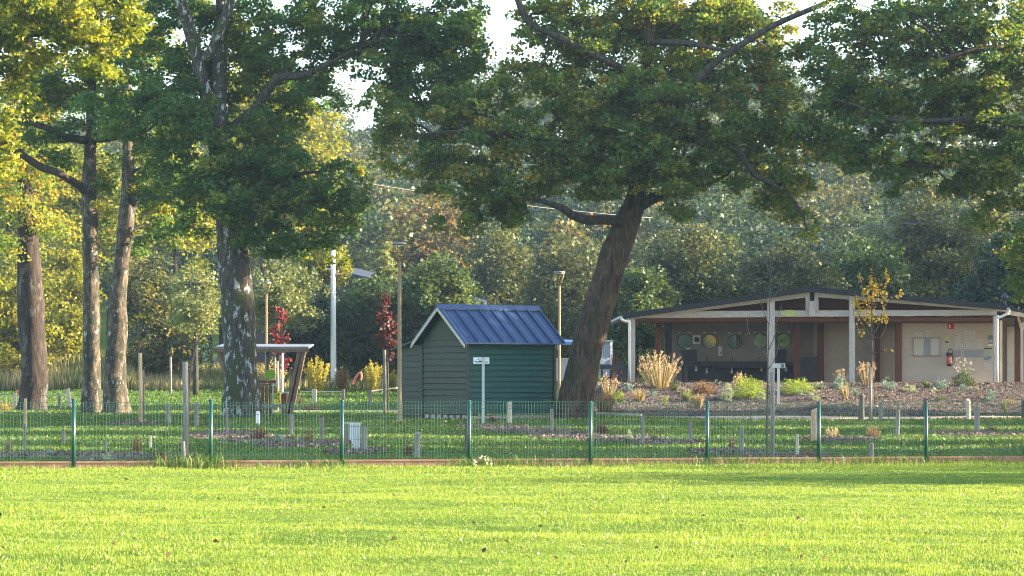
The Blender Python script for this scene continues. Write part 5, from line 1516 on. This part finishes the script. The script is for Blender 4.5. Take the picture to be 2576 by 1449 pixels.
def plant(kind, px, base_py, wpx, hpx, pal, label, name='shrub', cat='shrub', pal2=None, dens=1.0, group=None, Y=None):
    if Y is None:
        g = ghit(px, base_py)
    else:
        g = W(px, base_py, Y); g.z = gz(g.x, g.y)
    s_ = g.y / F
    rw, h = wpx * s_ * .56, hpx * s_ * (1.25 if kind == 'bush' else 1.05)
    G = np.array(g)
    px1 = s_                                    # metres per picture unit
    o2 = None
    if kind == 'tuft':
        n = int(90 * dens)
        a = rng.uniform(0, 2 * np.pi, n); r = rng.random(n) ** .5
        b0 = np.stack([np.cos(a) * r * rw * .3, np.sin(a) * r * rw * .3, np.full(n, -.02)], -1) + G
        tp = np.stack([np.cos(a) * r * rw, np.sin(a) * r * rw, h * rng.uniform(.55, 1.0, n) * (1 - .25 * r)], -1) + G
        q = strips(b0, tp, px1 * rng.uniform(.8, 2.2, n), np.stack([np.zeros(n), np.zeros(n), h * .1 * np.ones(n)], -1))
        t = np.tile(rng.random(n), 2)
    elif kind == 'plume':                       # grass with feathery seed heads
        n = int(80 * dens)
        a = rng.uniform(0, 2 * np.pi, n); r = rng.random(n) ** .5
        b0 = np.stack([np.cos(a) * r * rw * .35, np.sin(a) * r * rw * .35, np.full(n, -.02)], -1) + G
        tp = np.stack([np.cos(a) * r * rw, np.sin(a) * r * rw, h * rng.uniform(.5, 1.0, n) * (1 - .2 * r)], -1) + G
        q = strips(b0, tp, px1 * rng.uniform(.8, 1.8, n), np.zeros((n, 3)))
        t = np.tile(rng.random(n), 2)
        k = rng.choice(n, int(n * .55), replace=False)
        C = np.repeat(tp[k], 7, axis=0) + rng.normal(size=(len(k) * 7, 3)) * np.array([1.6, 1.6, 3.2]) * px1
        o2 = ('seed_head', leaf_quads(C, px1 * rng.uniform(2.5, 5, len(C)), px1 * rng.uniform(1.4, 2.6, len(C)), .1), rng.random(len(C)), pal2 or 'pinkstraw')
    elif kind in ('bush', 'flower'):
        k = max(6, int(wpx * hpx / 45))
        d = unit(rng.normal(size=(k, 3))); d[:, 2] = np.abs(d[:, 2])
        cs = G + d * (rng.random((k, 1)) ** .4) * np.array([rw * .85, rw * .85, h * .85])
        cnt = int(26 * dens)
        C = np.repeat(cs, cnt, axis=0) + unit(rng.normal(size=(k * cnt, 3))) * rng.random((k * cnt, 1)) ** .5 * np.array([1, 1, .8]) * max(2.5 * px1, rw * .3)
        C[:, 2] = np.maximum(C[:, 2], G[2] + .01)
        t = np.repeat(rng.random(k), cnt) * .5 + rng.random(k * cnt) * .5
        q = leaf_quads(C, px1 * rng.uniform(2.2, 5, len(C)), px1 * rng.uniform(1.3, 2.8, len(C)), .3)
        if kind == 'flower':
            m_ = 46
            a = rng.uniform(0, 2 * np.pi, m_); r = rng.random(m_) ** .5
            C = np.stack([np.cos(a) * r * rw * 1.1, np.sin(a) * r * rw * 1.1, h * rng.uniform(.6, 1.45, m_)], -1) + G
            C = np.repeat(C, 3, axis=0) + rng.normal(size=(m_ * 3, 3)) * px1 * 1.1
            o2 = ('flower_head', leaf_quads(C, px1 * 2.3, px1 * 1.8, .2), rng.random(len(C)), pal2 or 'white')
    elif kind == 'twig':                        # ball of tangled stems with a few leaves
        n = int(150 * dens)
        d = unit(rng.normal(size=(n, 3))); d[:, 2] = np.abs(d[:, 2])
        e = unit(d + rng.normal(size=(n, 3)) * .6); e[:, 2] = np.abs(e[:, 2])
        b0 = G + d * rng.random((n, 1)) * .55 * np.array([rw, rw, h]); tp = G + e * rng.uniform(.7, 1.0, (n, 1)) * np.array([rw, rw, h])
        q = strips(b0, tp, px1 * rng.uniform(.7, 1.5, n), rng.normal(size=(n, 3)) * rw * .08)
        C = G + unit(rng.normal(size=(n, 3))) * rng.random((n, 1)) ** .4 * np.array([rw, rw, h * .5]) * .95 + np.array([0, 0, h * .48])
        q = np.concatenate([q, leaf_quads(C, px1 * 3.4, px1 * 2.0, .2)])
        t = rng.random(len(q))
    elif kind == 'spire':                       # upright leafy shoots
        n = int(26 * dens)
        a = rng.uniform(0, 2 * np.pi, n); r = rng.random(n) ** .5
        tp = np.stack([np.cos(a) * r * rw, np.sin(a) * r * rw, h * (1 - .35 * r) * rng.uniform(.75, 1.0, n)], -1)
        b0 = np.stack([np.cos(a) * r * rw * .3, np.sin(a) * r * rw * .3, np.zeros(n)], -1)
        m_ = 60
        f_ = rng.random((n, m_, 1)) ** .8
        C = (b0[:, None] + (tp - b0)[:, None] * f_ + rng.normal(size=(n, m_, 3)) * px1 * 1.9).reshape(-1, 3) + G
        C[:, 2] = np.maximum(C[:, 2], G[2] + .02)
        q = leaf_quads(C, px1 * 5, px1 * 2.4, .1)
        t = np.repeat(rng.random(n), m_) * .5 + rng.random(n * m_) * .5
    o = quads(name, q, t, M[pal], None, g)
    tag(o, label, cat, group)
    if o2:
        quads(o2[0], o2[1], o2[2], M[o2[3]], o)
    return o


BP = 'plants of the raised bed'
plant('plume', 1660, 978, 105, 95, 'straw', 'large feathery grass with pink beige heads before the left pavilion corner', 'feather_grass', 'grass plant', dens=2.6, group=BP)
plant('plume', 1529, 1000, 52, 58, 'straw', 'upright tawny grass between the leaning oak and the white downpipe', 'feather_grass', 'grass plant', dens=.9, group=BP)
plant('bush', 1553, 1013, 40, 30, 'spirea', 'small bright green cushion plant left of the feathery grass', 'cushion_plant', 'plant', group=BP)
plant('tuft', 1608, 1012, 44, 42, 'straw', 'pale beige tuft below the left pavilion downpipe', 'grass_tuft', 'grass plant', group=BP)
plant('bush', 1640, 1001, 28, 20, 'bluegreen', 'small blue green cushion below the large feathery grass', 'cushion_plant', 'plant', group=BP)
plant('bush', 1674, 1018, 20, 27, 'spirea', 'narrow yellow green plant in the front of the bed', 'cushion_plant', 'plant', group=BP)
plant('tuft', 1727, 1012, 34, 40, 'pale', 'pale green tuft left of the beige tuft in the bed', 'grass_tuft', 'grass plant', group=BP)
plant('tuft', 1757, 1027, 36, 48, 'straw', 'tall beige yellow tuft low in the middle of the bed', 'grass_tuft', 'grass plant', group=BP)
plant('twig', 1770, 991, 72, 36, 'brown', 'rounded brown heather bush in the middle of the bed', 'heather', 'shrub', dens=2, group=BP)
plant('bush', 1806, 972, 20, 22, 'bluegreen', 'dark blue green plant behind the brown heather', 'cushion_plant', 'plant', group=BP)
plant('bush', 1828, 1011, 40, 42, 'greygreen', 'silvery grey green shrub left of the bright yellow green shrub', 'silver_shrub', 'shrub', group=BP)
plant('bush', 1885, 1000, 96, 46, 'spirea', 'large bright yellow green shrub left of the sapling stake', 'spirea_shrub', 'shrub', dens=1.3, group=BP)
plant('plume', 1860, 975, 34, 36, 'lime', 'pink tipped stems rising behind the bright yellow green shrub', 'feather_grass', 'grass plant', dens=.6, group=BP)
plant('bush', 1698, 984, 34, 30, 'green', 'dark green plant at the right foot of the feathery grass', 'cushion_plant', 'plant', group=BP)
plant('bush', 2003, 990, 92, 38, 'spirea', 'wide low yellow green shrub right of the white arrow sign', 'spirea_shrub', 'shrub', dens=1.2, group=BP)
plant('bush', 1913, 1008, 32, 22, 'greygreen', 'grey green cushion just left of the sapling stake', 'silver_shrub', 'shrub', group=BP)
plant('bush', 2018, 997, 30, 20, 'bluegreen', 'dark blue green cushion below the wide yellow green shrub', 'cushion_plant', 'plant', group=BP)
plant('bush', 2046, 1008, 34, 26, 'greygreen', 'grey green cushion lower right of the wide yellow green shrub', 'silver_shrub', 'shrub', group=BP)
plant('bush', 2063, 980, 30, 24, 'greygreen', 'round grey cushion near the brown post of the pavilion', 'silver_shrub', 'shrub', group=BP)
plant('bush', 2108, 980, 42, 32, 'bluegreen', 'blue green shrub left of the second whitewashed post', 'cushion_plant', 'plant', group=BP)
plant('plume', 2116, 972, 34, 44, 'greygreen', 'pinkish spikes rising behind the blue green shrub', 'feather_grass', 'grass plant', dens=.5, group=BP)
plant('tuft', 2126, 1005, 30, 50, 'straw', 'tall beige green tuft below the second whitewashed post', 'grass_tuft', 'grass plant', dens=.8, group=BP)
plant('bush', 2150, 996, 30, 22, 'bluegreen', 'dark blue cushion left of the golden sapling stake', 'cushion_plant', 'plant', group=BP)
plant('plume', 2181, 973, 46, 64, 'straw', 'twin feather grass right of the second whitewashed post', 'feather_grass', 'grass plant', dens=.9, group=BP)
plant('bush', 2236, 979, 42, 30, 'bluegreen', 'blue green mound right of the golden sapling', 'cushion_plant', 'plant', group=BP)
plant('bush', 2230, 1002, 14, 12, 'dark', 'tiny dark plant on the bare chips right of the golden sapling', 'cushion_plant', 'plant', group=BP)
plant('bush', 2288, 987, 36, 18, 'greygreen', 'flat grey cushion below the brown corner post', 'silver_shrub', 'shrub', group=BP)
plant('bush', 2366, 977, 50, 24, 'bluegreen', 'long blue green mound under the fire extinguisher', 'cushion_plant', 'plant', group=BP)
plant('tuft', 2331, 976, 24, 24, 'green', 'dark grassy tuft under the framed notice board', 'grass_tuft', 'grass plant', dens=.6, group=BP)
plant('flower', 2424, 972, 62, 48, 'green', 'tall shrub dotted with white flowers before the notice wall', 'white_flower_shrub', 'shrub', group=BP)
plant('bush', 2424, 985, 32, 20, 'bluegreen', 'low dark plant at the foot of the white flowered shrub', 'cushion_plant', 'plant', group=BP)
plant('bush', 2493, 1008, 36, 26, 'bluegreen', 'blue green shrub near the right downpipe', 'cushion_plant', 'plant', group=BP)
plant('bush', 2350, 991, 24, 14, 'greygreen', 'small grey cushion below the long blue green mound', 'silver_shrub', 'shrub', group=BP)
plant('bush', 2368, 1009, 38, 13, 'green', 'flat green mat on the chips in the right of the bed', 'cushion_plant', 'plant', group=BP)
plant('tuft', 2526, 1034, 26, 34, 'olive', 'tall brownish green weed at the right edge of the bed', 'grass_tuft', 'grass plant', dens=.6, group=BP)
plant('twig', 2540, 1020, 36, 16, 'straw', 'pale straggly plant by the right edge of the bed', 'cushion_plant', 'plant', group=BP)
plant('bush', 2208, 1003, 22, 8, 'green', 'thin green mat just right of the golden sapling stake', 'cushion_plant', 'plant', group=BP)
plant('bush', 2460, 985, 22, 12, 'greygreen', 'small grey cushion right of the white flowered shrub', 'silver_shrub', 'shrub', group=BP)
plant('bush', 2130, 1020, 40, 9, 'olive', 'flat olive mat at the lower edge of the bed', 'cushion_plant', 'plant', group=BP)
plant('twig', 2062, 1030, 60, 14, 'olive', 'low straggly olive plant beside the thick tan bollard', 'cushion_plant', 'plant', group=BP)
plant('tuft', 1690, 1030, 40, 10, 'green', 'low green tuft at the front edge of the bed', 'grass_tuft', 'grass plant', dens=.5, group=BP)
plant('bush', 1580, 985, 34, 22, 'bluegreen', 'dark blue green plant at the foot of the left downpipe', 'cushion_plant', 'plant', group=BP)

PP = 'plants in the park grass'
plant('twig', 1514, 1095, 46, 40, 'maroon', 'burgundy shrub just right of the fifth fence post', dens=1.2, group=PP)
plant('bush', 1583, 1110, 30, 26, 'greygreen', 'grey lavender cushion right of the burgundy shrub', 'lavender', 'plant', group=PP)
plant('tuft', 1646, 1115, 26, 28, 'green', 'green tuft on mulch between two grey posts', 'grass_tuft', 'grass plant', dens=.7, group=PP)
plant('twig', 1840, 1130, 26, 40, 'brown', 'brown upright shrub left of the grey post on mulch', dens=.7, group=PP)
plant('twig', 2032, 1156, 44, 38, 'brown', 'tangled dark shrub leaning against a right fence post', dens=1.3, group=PP)
plant('twig', 2196, 1104, 46, 36, 'brown', 'round russet bush under the golden sapling', dens=1.6, group=PP)
plant('plume', 2094, 1105, 30, 28, 'straw', 'small pinkish grass tuft right of the thick tan bollard', 'feather_grass', 'grass plant', dens=.7, group=PP)
plant('twig', 2494, 1090, 36, 26, 'olive', 'olive shrub right of the broad capped post', dens=.9, group=PP)
plant('tuft', 2362, 1091, 44, 15, 'lime', 'low light green weeds right of the last fence post', 'grass_tuft', 'grass plant', dens=.6, group=PP)
plant('twig', 652, 1113, 60, 46, 'maroon', 'reddish shrub in front of the lichened oak', dens=1.6, group=PP)
plant('bush', 702, 1117, 34, 27, 'bluegreen', 'round blue grey lavender right of the reddish shrub', 'lavender', 'plant', group=PP)
plant('bush', 742, 1118, 24, 26, 'spirea', 'small green shrub right of the blue grey lavender', group=PP)
plant('twig', 778, 1121, 36, 50, 'brown', 'brownish upright shrub left of the third fence post', dens=.9, group=PP)
plant('twig', 1026, 1151, 34, 36, 'maroon', 'round dark red bush touching the stout leaning post', dens=1.3, group=PP)
plant('twig', 345, 1140, 46, 46, 'rust', 'reddish twiggy shrub left of the tall weathered stake', dens=1.3, group=PP)
plant('twig', 400, 1163, 40, 34, 'maroon', 'dark reddish low shrub just behind the fence foot', dens=1.2, group=PP)
plant('tuft', 275, 1163, 42, 30, 'greygreen', 'grey green spiky plant right of the first fence post', 'grass_tuft', 'plant', dens=.8, group=PP)
plant('tuft', 22, 1142, 24, 48, 'straw', 'yellowish tall tuft behind the fence at the left edge', 'grass_tuft', 'grass plant', dens=.7, group=PP)
plant('bush', 120, 1150, 40, 20, 'bluegreen', 'low blue green plant behind the leftmost fence panel', 'cushion_plant', 'plant', dens=.7, group=PP)
plant('twig', 783, 1032, 56, 22, 'rust', 'low orange brown shrub at the foot of the pale rail', dens=1.2, group=PP)
plant('tuft', 755, 1021, 30, 30, 'straw', 'small yellow tuft between the hut and the pale rail', 'grass_tuft', 'grass plant', dens=.7, group=PP)
plant('plume', 14, 1036, 44, 26, 'yellow', 'golden plant at the left edge below the pale rail', 'feather_grass', 'grass plant', pal2='straw', dens=1.2, group=PP)
plant('bush', 1466, 1052, 44, 44, 'greygreen', 'pale ivy growing up the foot of the leaning oak', 'ivy', 'ivy', dens=1.3, group=PP)
plant('bush', 1193, 1068, 18, 22, 'greygreen', 'small grey lavender left of the sign at the shed', 'lavender', 'plant', group=PP)
plant('twig', 1238, 1066, 24, 22, 'maroon', 'small dark red shrub right of the sign at the shed', dens=.7, group=PP)
plant('twig', 1258, 1040, 60, 60, 'rust', 'thin rusty shrub against the teal shed wall', dens=.28, group=PP)
plant('bush', 1410, 1005, 28, 44, 'yellow', 'golden bush between the shed and the leaning oak', dens=.8, group=PP)
plant('tuft', 1522, 1042, 66, 66, 'brown', 'large tan dried fern right of the leaning oak', 'dry_fern', 'fern', dens=2.2, group=PP)
plant('bush', 1390, 1085, 30, 20, 'green', 'low green plant in front of the leaning oak', 'cushion_plant', 'plant', group=PP)
plant('bush', 1555, 918, 42, 40, 'pink', 'pink leaved shrub behind the dark planter table', group=PP, Y=98.4)
plant('twig', 1548, 940, 40, 105, 'maroon', 'tall dark pink stems behind the dark planter table', dens=.7, group=PP, Y=99)
plant('bush', 1603, 850, 14, 22, 'pink', 'few pink leaves beside the left corner post of the pavilion', group=PP, Y=99.8).location.z += 0
plant('spire', 798, 969, 66, 108, 'willow', 'tall yellow green shrub left of the utility pole', dens=1.7, group='yellow shrubs at the meadow edge', Y=121)
plant('spire', 861, 966, 34, 70, 'rust', 'thin rusty yellow shrub right of the utility pole', dens=.8, group='yellow shrubs at the meadow edge', Y=122)
plant('spire', 939, 966, 50, 90, 'willow', 'yellow shrub behind the bare stake left of the shed', dens=1.3, group='yellow shrubs at the meadow edge', Y=121)
plant('spire', 690, 968, 56, 96, 'willow', 'yellow green shrub seen through the hut', dens=1.2, group='yellow shrubs at the meadow edge', Y=122)
plant('spire', 990, 966, 30, 60, 'lime', 'slim green shrub between the red maple and the lamp', dens=.7, group='yellow shrubs at the meadow edge', Y=122)

# tall meadow grass at the far left, one mass
N = 38000
Y_ = rng.uniform(124, 146, N); X_ = (rng.uniform(-40, 1000, N) - CX) / F * Y_
pxs = X_ / Y_ * F + CX
k = rng.random(N) < np.where(pxs < 560, 1.0, .45)
Y_, X_, pxs = Y_[k], X_[k], pxs[k]
h = rng.uniform(.5, 1.0, len(X_)) * np.where(pxs < 340, 1.9, 1.15) * (.55 + .45 * sstep(124, 134, Y_))
q, t = blades(X_, Y_, h, rng.uniform(.03, .07, len(X_)), np.clip(.2 + .4 * (np.sin(pxs * .02) * .5 + .5) + rng.normal(size=len(X_)) * .2, 0, 1), .18)
M['meadow'] = leafmat('tall meadow stems', [(0.0, (.08, .12, .03)), (0.35, (.18, .19, .07)), (0.65, (.4, .31, .17)), (1.0, (.6, .46, .33))], .4)
tag(quads('meadow_grass', q, t, M['meadow']), kind='stuff')
# flowers at the foot of the fence
C = []
for i in range(11):
    p = ghit(1188 + 46 * rng.random(), 1178 + 8 * rng.random()); p.y = 39.7 - .2 * rng.random(); p.z = .05 + .14 * rng.random()
    for j in range(6): C.append(np.array(p) + rng.normal(size=3) * .012)
C = np.array(C)
tag(quads('white_flowers', leaf_quads(C, .032, .026, .8), rng.random(len(C)), M['white']), 'cluster of small white flowers at the foot of the fence', 'flowers')


# ------------------------------------------------------------------ staked saplings
def sapling(name, label, Y, stems, leaves, pal, stake_p=None, stake_mat='oldwood', leafsz=.1, ties=()):
    b0 = stems[0][0]
    g = W(b0[0], b0[1], Y); g.z = gz(g.x, g.y)
    t = thing(name, label, 'tree', g, 'young trees')
    mb = MB()
    for s_ in stems:
        c = catmull(pp(s_, Y), 3)
        mb.tube([p[:3] for p in c], [max(.006, p[3]) for p in c], 6)
    mb.build('trunk', M['twig'], t)
    CC = []
    for (px, py, rx, ry, n) in leaves:
        c = np.array(W(px, py, Y)); s2 = Y / F
        CC.append(c + rng.normal(size=(n, 3)) * np.array([rx, min(rx, 12), ry]) * s2 * .55)
    if CC:
        C = np.concatenate(CC)
        quads('crown', leaf_quads(C, leafsz * rng.uniform(.7, 1.3, len(C)), leafsz * .75, .2), rng.random(len(C)), M[pal], t)
    return t


def big_stake(px, top, base, wpx, Y, mat, label):
    g = W(px, base, Y); g.z = gz(g.x, g.y)
    w_ = wpx * Y / F / 2
    zt = W(px, top, Y).z
    mb = MB().tube([(g.x, g.y, g.z - .1), (g.x + .01, g.y, g.z + (zt - g.z) * .5), (g.x, g.y, zt - .02), (g.x, g.y, zt)], [w_, w_ * .98, w_ * .95, w_ * .8], 10, True, .1)
    tag(mb.build('tree_stake', M[mat], None, g), label, 'stake', 'stakes holding the young trees')


Y1 = 9560 / (1160 - 937)
big_stake(466, 910, 1160, 14.5, Y1, 'oldwood', 'tall thick weathered stake standing just behind the fence, with a bare leaning shoot')
big_stake(461, 1110, 1164, 9, 41.6, 'oldwood', 'short grey stake leaning on the tall thick weathered stake')
sapling('young_tree', 'bare leaning sapling tied to the tall thick weathered stake', Y1 + .25, [[(472, 1160, 3), (474, 1050, 3), (476, 960, 2.6), (482, 915, 2.4), (497, 860, 1.8), (510, 825, 1)], [(484, 905, 1.4), (470, 885, 1), (452, 872, .7)], [(494, 870, 1.2), (505, 860, .8), (520, 850, .6)]],
        [(495, 850, 18, 12, 12), (470, 880, 16, 10, 8)], 'yellow', leafsz=.06)
Y2 = ghit(355, 1068).y
big_stake(353, 888, 1068, 10, Y2, 'tanwood', 'tall tan stake of a staked pair, standing before the pale trunks')
big_stake(361, 930, 1068, 4.5, Y2 + .1, 'oldwood', 'slim stake of the staked pair, tied to the tan stake')
sapling('young_tree', 'thin sapling with a yellow top bound to the tall tan stake', Y2 + .15, [[(352, 1068, 2.5), (351, 960, 2.2), (350, 880, 2), (349, 830, 1.4), (351, 790, .8)], [(350, 880, 1.4), (336, 840, 1), (330, 800, .6)], [(351, 885, 1.4), (372, 845, 1), (382, 815, .6)], [(350, 850, 1), (358, 815, .8), (362, 790, .5)]],
        [(350, 795, 30, 10, 26), (338, 812, 18, 14, 14), (370, 806, 14, 14, 12)], 'lime', leafsz=.1)
Y3 = ghit(429, 995).y
big_stake(429, 898, 995, 6, Y3, 'oldwood', 'far thin grey stake in the tall meadow')
sapling('young_tree', 'slight sapling by the far thin grey stake', Y3 + .2, [[(431, 995, 1.6), (431, 900, 1.3), (430, 860, .7)], [(430, 905, 1), (420, 885, .6)], [(430, 900, 1), (442, 875, .6)]], [(430, 880, 12, 10, 16)], 'lime', leafsz=.12)
Y4 = ghit(531, 973).y
sapling('young_tree', 'slim pale leafed sapling lit by the sun left of the hut', Y4, [[(531, 974, 2), (530, 930, 1.6), (532, 882, 1)]], [(530, 915, 7, 28, 90), (533, 890, 7, 14, 30)], 'pale', leafsz=.12)
# red maple inside the hut view
Y5 = 96.5
sapling('red_maple', 'young red maple seen above and through the hut', Y5, [[(703, 1010, 2.4), (703, 930, 2.2), (703, 850, 1.8), (702, 775, .9)], [(703, 880, 1.4), (690, 840, .8)], [(703, 870, 1.4), (718, 830, .8)]],
        [(702, 790, 14, 22, 42), (712, 800, 12, 18, 24), (694, 835, 16, 16, 36), (716, 850, 16, 14, 24), (703, 880, 18, 16, 42), (718, 910, 12, 9, 24), (692, 925, 12, 12, 18), (716, 925, 8, 6, 9), (700, 860, 22, 8, 30)], 'red', leafsz=.15)
big_stake(699.5, 908, 1000, 4, Y5 - .2, 'signwhite', 'thin white stake of the red maple, left of its taller one')
big_stake(710.5, 888, 1000, 5, Y5 - .25, 'signwhite', 'taller white stake of the red maple seen through the hut')
Y6 = 9560 / (1044 - 937)
big_stake(967, 880, 1044, 9, Y6, 'oldwood', 'dark grey stake of the maroon maple left of the lamp')
sapling('red_maple', 'narrow maroon maple just left of the tall lamp', Y6 + .3, [[(976.5, 1042, 1.8), (976, 960, 1.7), (974, 870, 1.6), (972, 745, .7)], [(974, 880, 1.2), (960, 835, .7)], [(974, 870, 1.2), (990, 820, .7)]],
        [(971, 760, 10, 20, 60), (968, 800, 22, 18, 90), (980, 825, 22, 16, 80), (962, 845, 20, 14, 70), (985, 860, 16, 12, 40), (985, 895, 14, 12, 30), (972, 870, 18, 10, 40)], 'maroon', leafsz=.15)
Y7 = 42.9
big_stake(1942.5, 935, 1162, 12, Y7, 'oldwood', 'heavy grey stake standing in front of the pavilion post')
sapling('young_tree', 'bare thin sapling tied to the heavy grey stake before the pavilion', Y7 + .15, [[(1930, 1162, 3.6), (1930, 1060, 3.1), (1931, 960, 2.4), (1932, 900, 1.8), (1935, 800, 1.1), (1937, 700, .8), (1938, 610, .4)],
        [(1932, 905, 1.4), (1905, 868, 1), (1885, 838, .7), (1878, 800, .5)], [(1934, 880, 1.4), (1950, 840, 1), (1958, 790, .7), (1966, 770, .5)], [(1935, 820, 1.2), (1920, 780, .8), (1912, 755, .5)], [(1936, 760, 1), (1955, 735, .7), (1968, 728, .4)], [(1932, 930, 1.4), (1948, 905, 1), (1962, 860, .7)], [(1937, 690, .8), (1926, 660, .5)], [(1937, 680, .8), (1950, 645, .5)], [(1885, 838, .7), (1868, 845, .4)], [(1905, 868, .8), (1896, 880, .6), (1915, 905, .5)]],
        [(1937, 700, 30, 90, 10)], 'rust', leafsz=.04)
Y8 = ghit(2190, 1061).y
big_stake(2189, 922, 1061, 6.5, Y8 - .1, 'oldwood', 'thin grey stake of the golden sapling')
sapling('young_tree', 'golden leafed sapling with upswept twigs in front of the right pavilion bay', Y8, [[(2193, 1061, 3.2), (2193, 950, 2.8), (2193, 850, 2.4), (2193, 780, 1.6), (2194, 700, .8), (2194, 640, .5)],
        [(2193, 850, 1.6), (2172, 820, 1.2), (2158, 780, 1), (2152, 740, .7), (2160, 690, .5)], [(2193, 845, 1.6), (2212, 815, 1.2), (2222, 770, 1), (2228, 720, .8), (2233, 690, .5)], [(2193, 855, 1.4), (2170, 845, 1), (2152, 815, .8), (2145, 770, .5)], [(2193, 850, 1.4), (2218, 845, 1), (2236, 800, .6)], [(2193, 790, 1), (2178, 740, .8), (2172, 700, .5)], [(2193, 780, 1), (2208, 730, .8), (2212, 705, .5)], [(2222, 770, .8), (2250, 750, .6), (2268, 735, .4)], [(2193, 890, 1), (2215, 885, .7), (2236, 882, .4)], [(2193, 880, 1), (2172, 860, .7), (2160, 850, .4)]],
        [(2193, 710, 9, 24, 39), (2176, 740, 10, 26, 44), (2193, 748, 12, 22, 52), (2208, 735, 9, 24, 39), (2231, 700, 5, 18, 31), (2225, 750, 8, 26, 34), (2158, 790, 8, 26, 31), (2153, 760, 8, 20, 28), (2225, 800, 9, 14, 31), (2180, 790, 20, 18, 44), (2200, 800, 20, 16, 39), (2162, 700, 4, 14, 13), (2266, 738, 6, 6, 10), (2232, 882, 10, 4, 9), (2166, 840, 8, 10, 13), (2250, 748, 8, 5, 7)], 'yellow', leafsz=.105)

# ================================================================== CAMERA, LIGHT, AIR
cam = bpy.data.cameras.new('camera'); co = bpy.data.objects.new('camera', cam); COL.objects.link(co)
co.location = (0, 0, EYE); co.rotation_euler = (R(90), 0, 0)
cam.sensor_width = 36; cam.lens = 36 * F / 2576
cam.shift_y = (HOR - 1449 / 2) / 2576
cam.clip_start = .1; cam.clip_end = 2000
sc.camera = co

EL, AZ = 17.0, -4.0        # sun to the right, a little on the viewer's side
sun = bpy.data.lights.new('sun', 'SUN'); so = bpy.data.objects.new('sun', sun); COL.objects.link(so)
sun.energy = 5.0; sun.angle = R(.5); sun.color = (1, .84, .58)
d = Vector((math.cos(R(EL)) * math.cos(R(AZ)), -math.cos(R(EL)) * math.sin(R(AZ)), math.sin(R(EL))))
so.rotation_euler = d.to_track_quat('Z', 'Y').to_euler()
so.location = (60, -20, 40)
w = bpy.data.worlds.new('World'); sc.world = w; w.use_nodes = True
nt = w.node_tree
sky = nt.nodes.new('ShaderNodeTexSky'); sky.sky_type = 'NISHITA'; sky.sun_disc = False
sky.sun_elevation = R(EL); sky.sun_rotation = R(90 + AZ)
sky.air_density = 1.0; sky.dust_density = 1.0
bg = nt.nodes['Background']; bg.inputs['Strength'].default_value = .122
nt.links.new(sky.outputs[0], bg.inputs['Color'])

HAZE = .00019
if HAZE:
    mb = MB().box(-345, -110, -2, 345, 440, 62)
    m = bpy.data.materials.new('haze'); m.use_nodes = True
    n_ = m.node_tree; n_.nodes.clear()
    o_ = n_.nodes.new('ShaderNodeOutputMaterial'); v_ = n_.nodes.new('ShaderNodeVolumePrincipled')
    v_.inputs['Color'].default_value = (.5, .7, 1, 1); v_.inputs['Density'].default_value = HAZE; v_.inputs['Anisotropy'].default_value = .2
    n_.links.new(v_.outputs[0], o_.inputs['Volume'])
    tag(mb.build('haze', m), kind='stuff')

vs = sc.view_settings
vs.view_transform = 'Standard'; vs.look = 'None'; vs.gamma = 1; vs.exposure = 2.64
c = sc.cycles
c.max_bounces = 8; c.diffuse_bounces = 6; c.glossy_bounces = 3; c.transmission_bounces = 6; c.volume_bounces = 0; c.transparent_max_bounces = 4
c.use_denoising = True
try:
    c.denoiser = 'OPENIMAGEDENOISE'; c.denoising_input_passes = 'RGB_ALBEDO_NORMAL'; c.denoising_prefilter = 'ACCURATE'
except Exception:
    pass
c.use_adaptive_sampling = False
c.filter_width = 1.0
c.sample_clamp_indirect = 6.0
c.caustics_reflective = False; c.caustics_refractive = False
sc.render.use_persistent_data = False
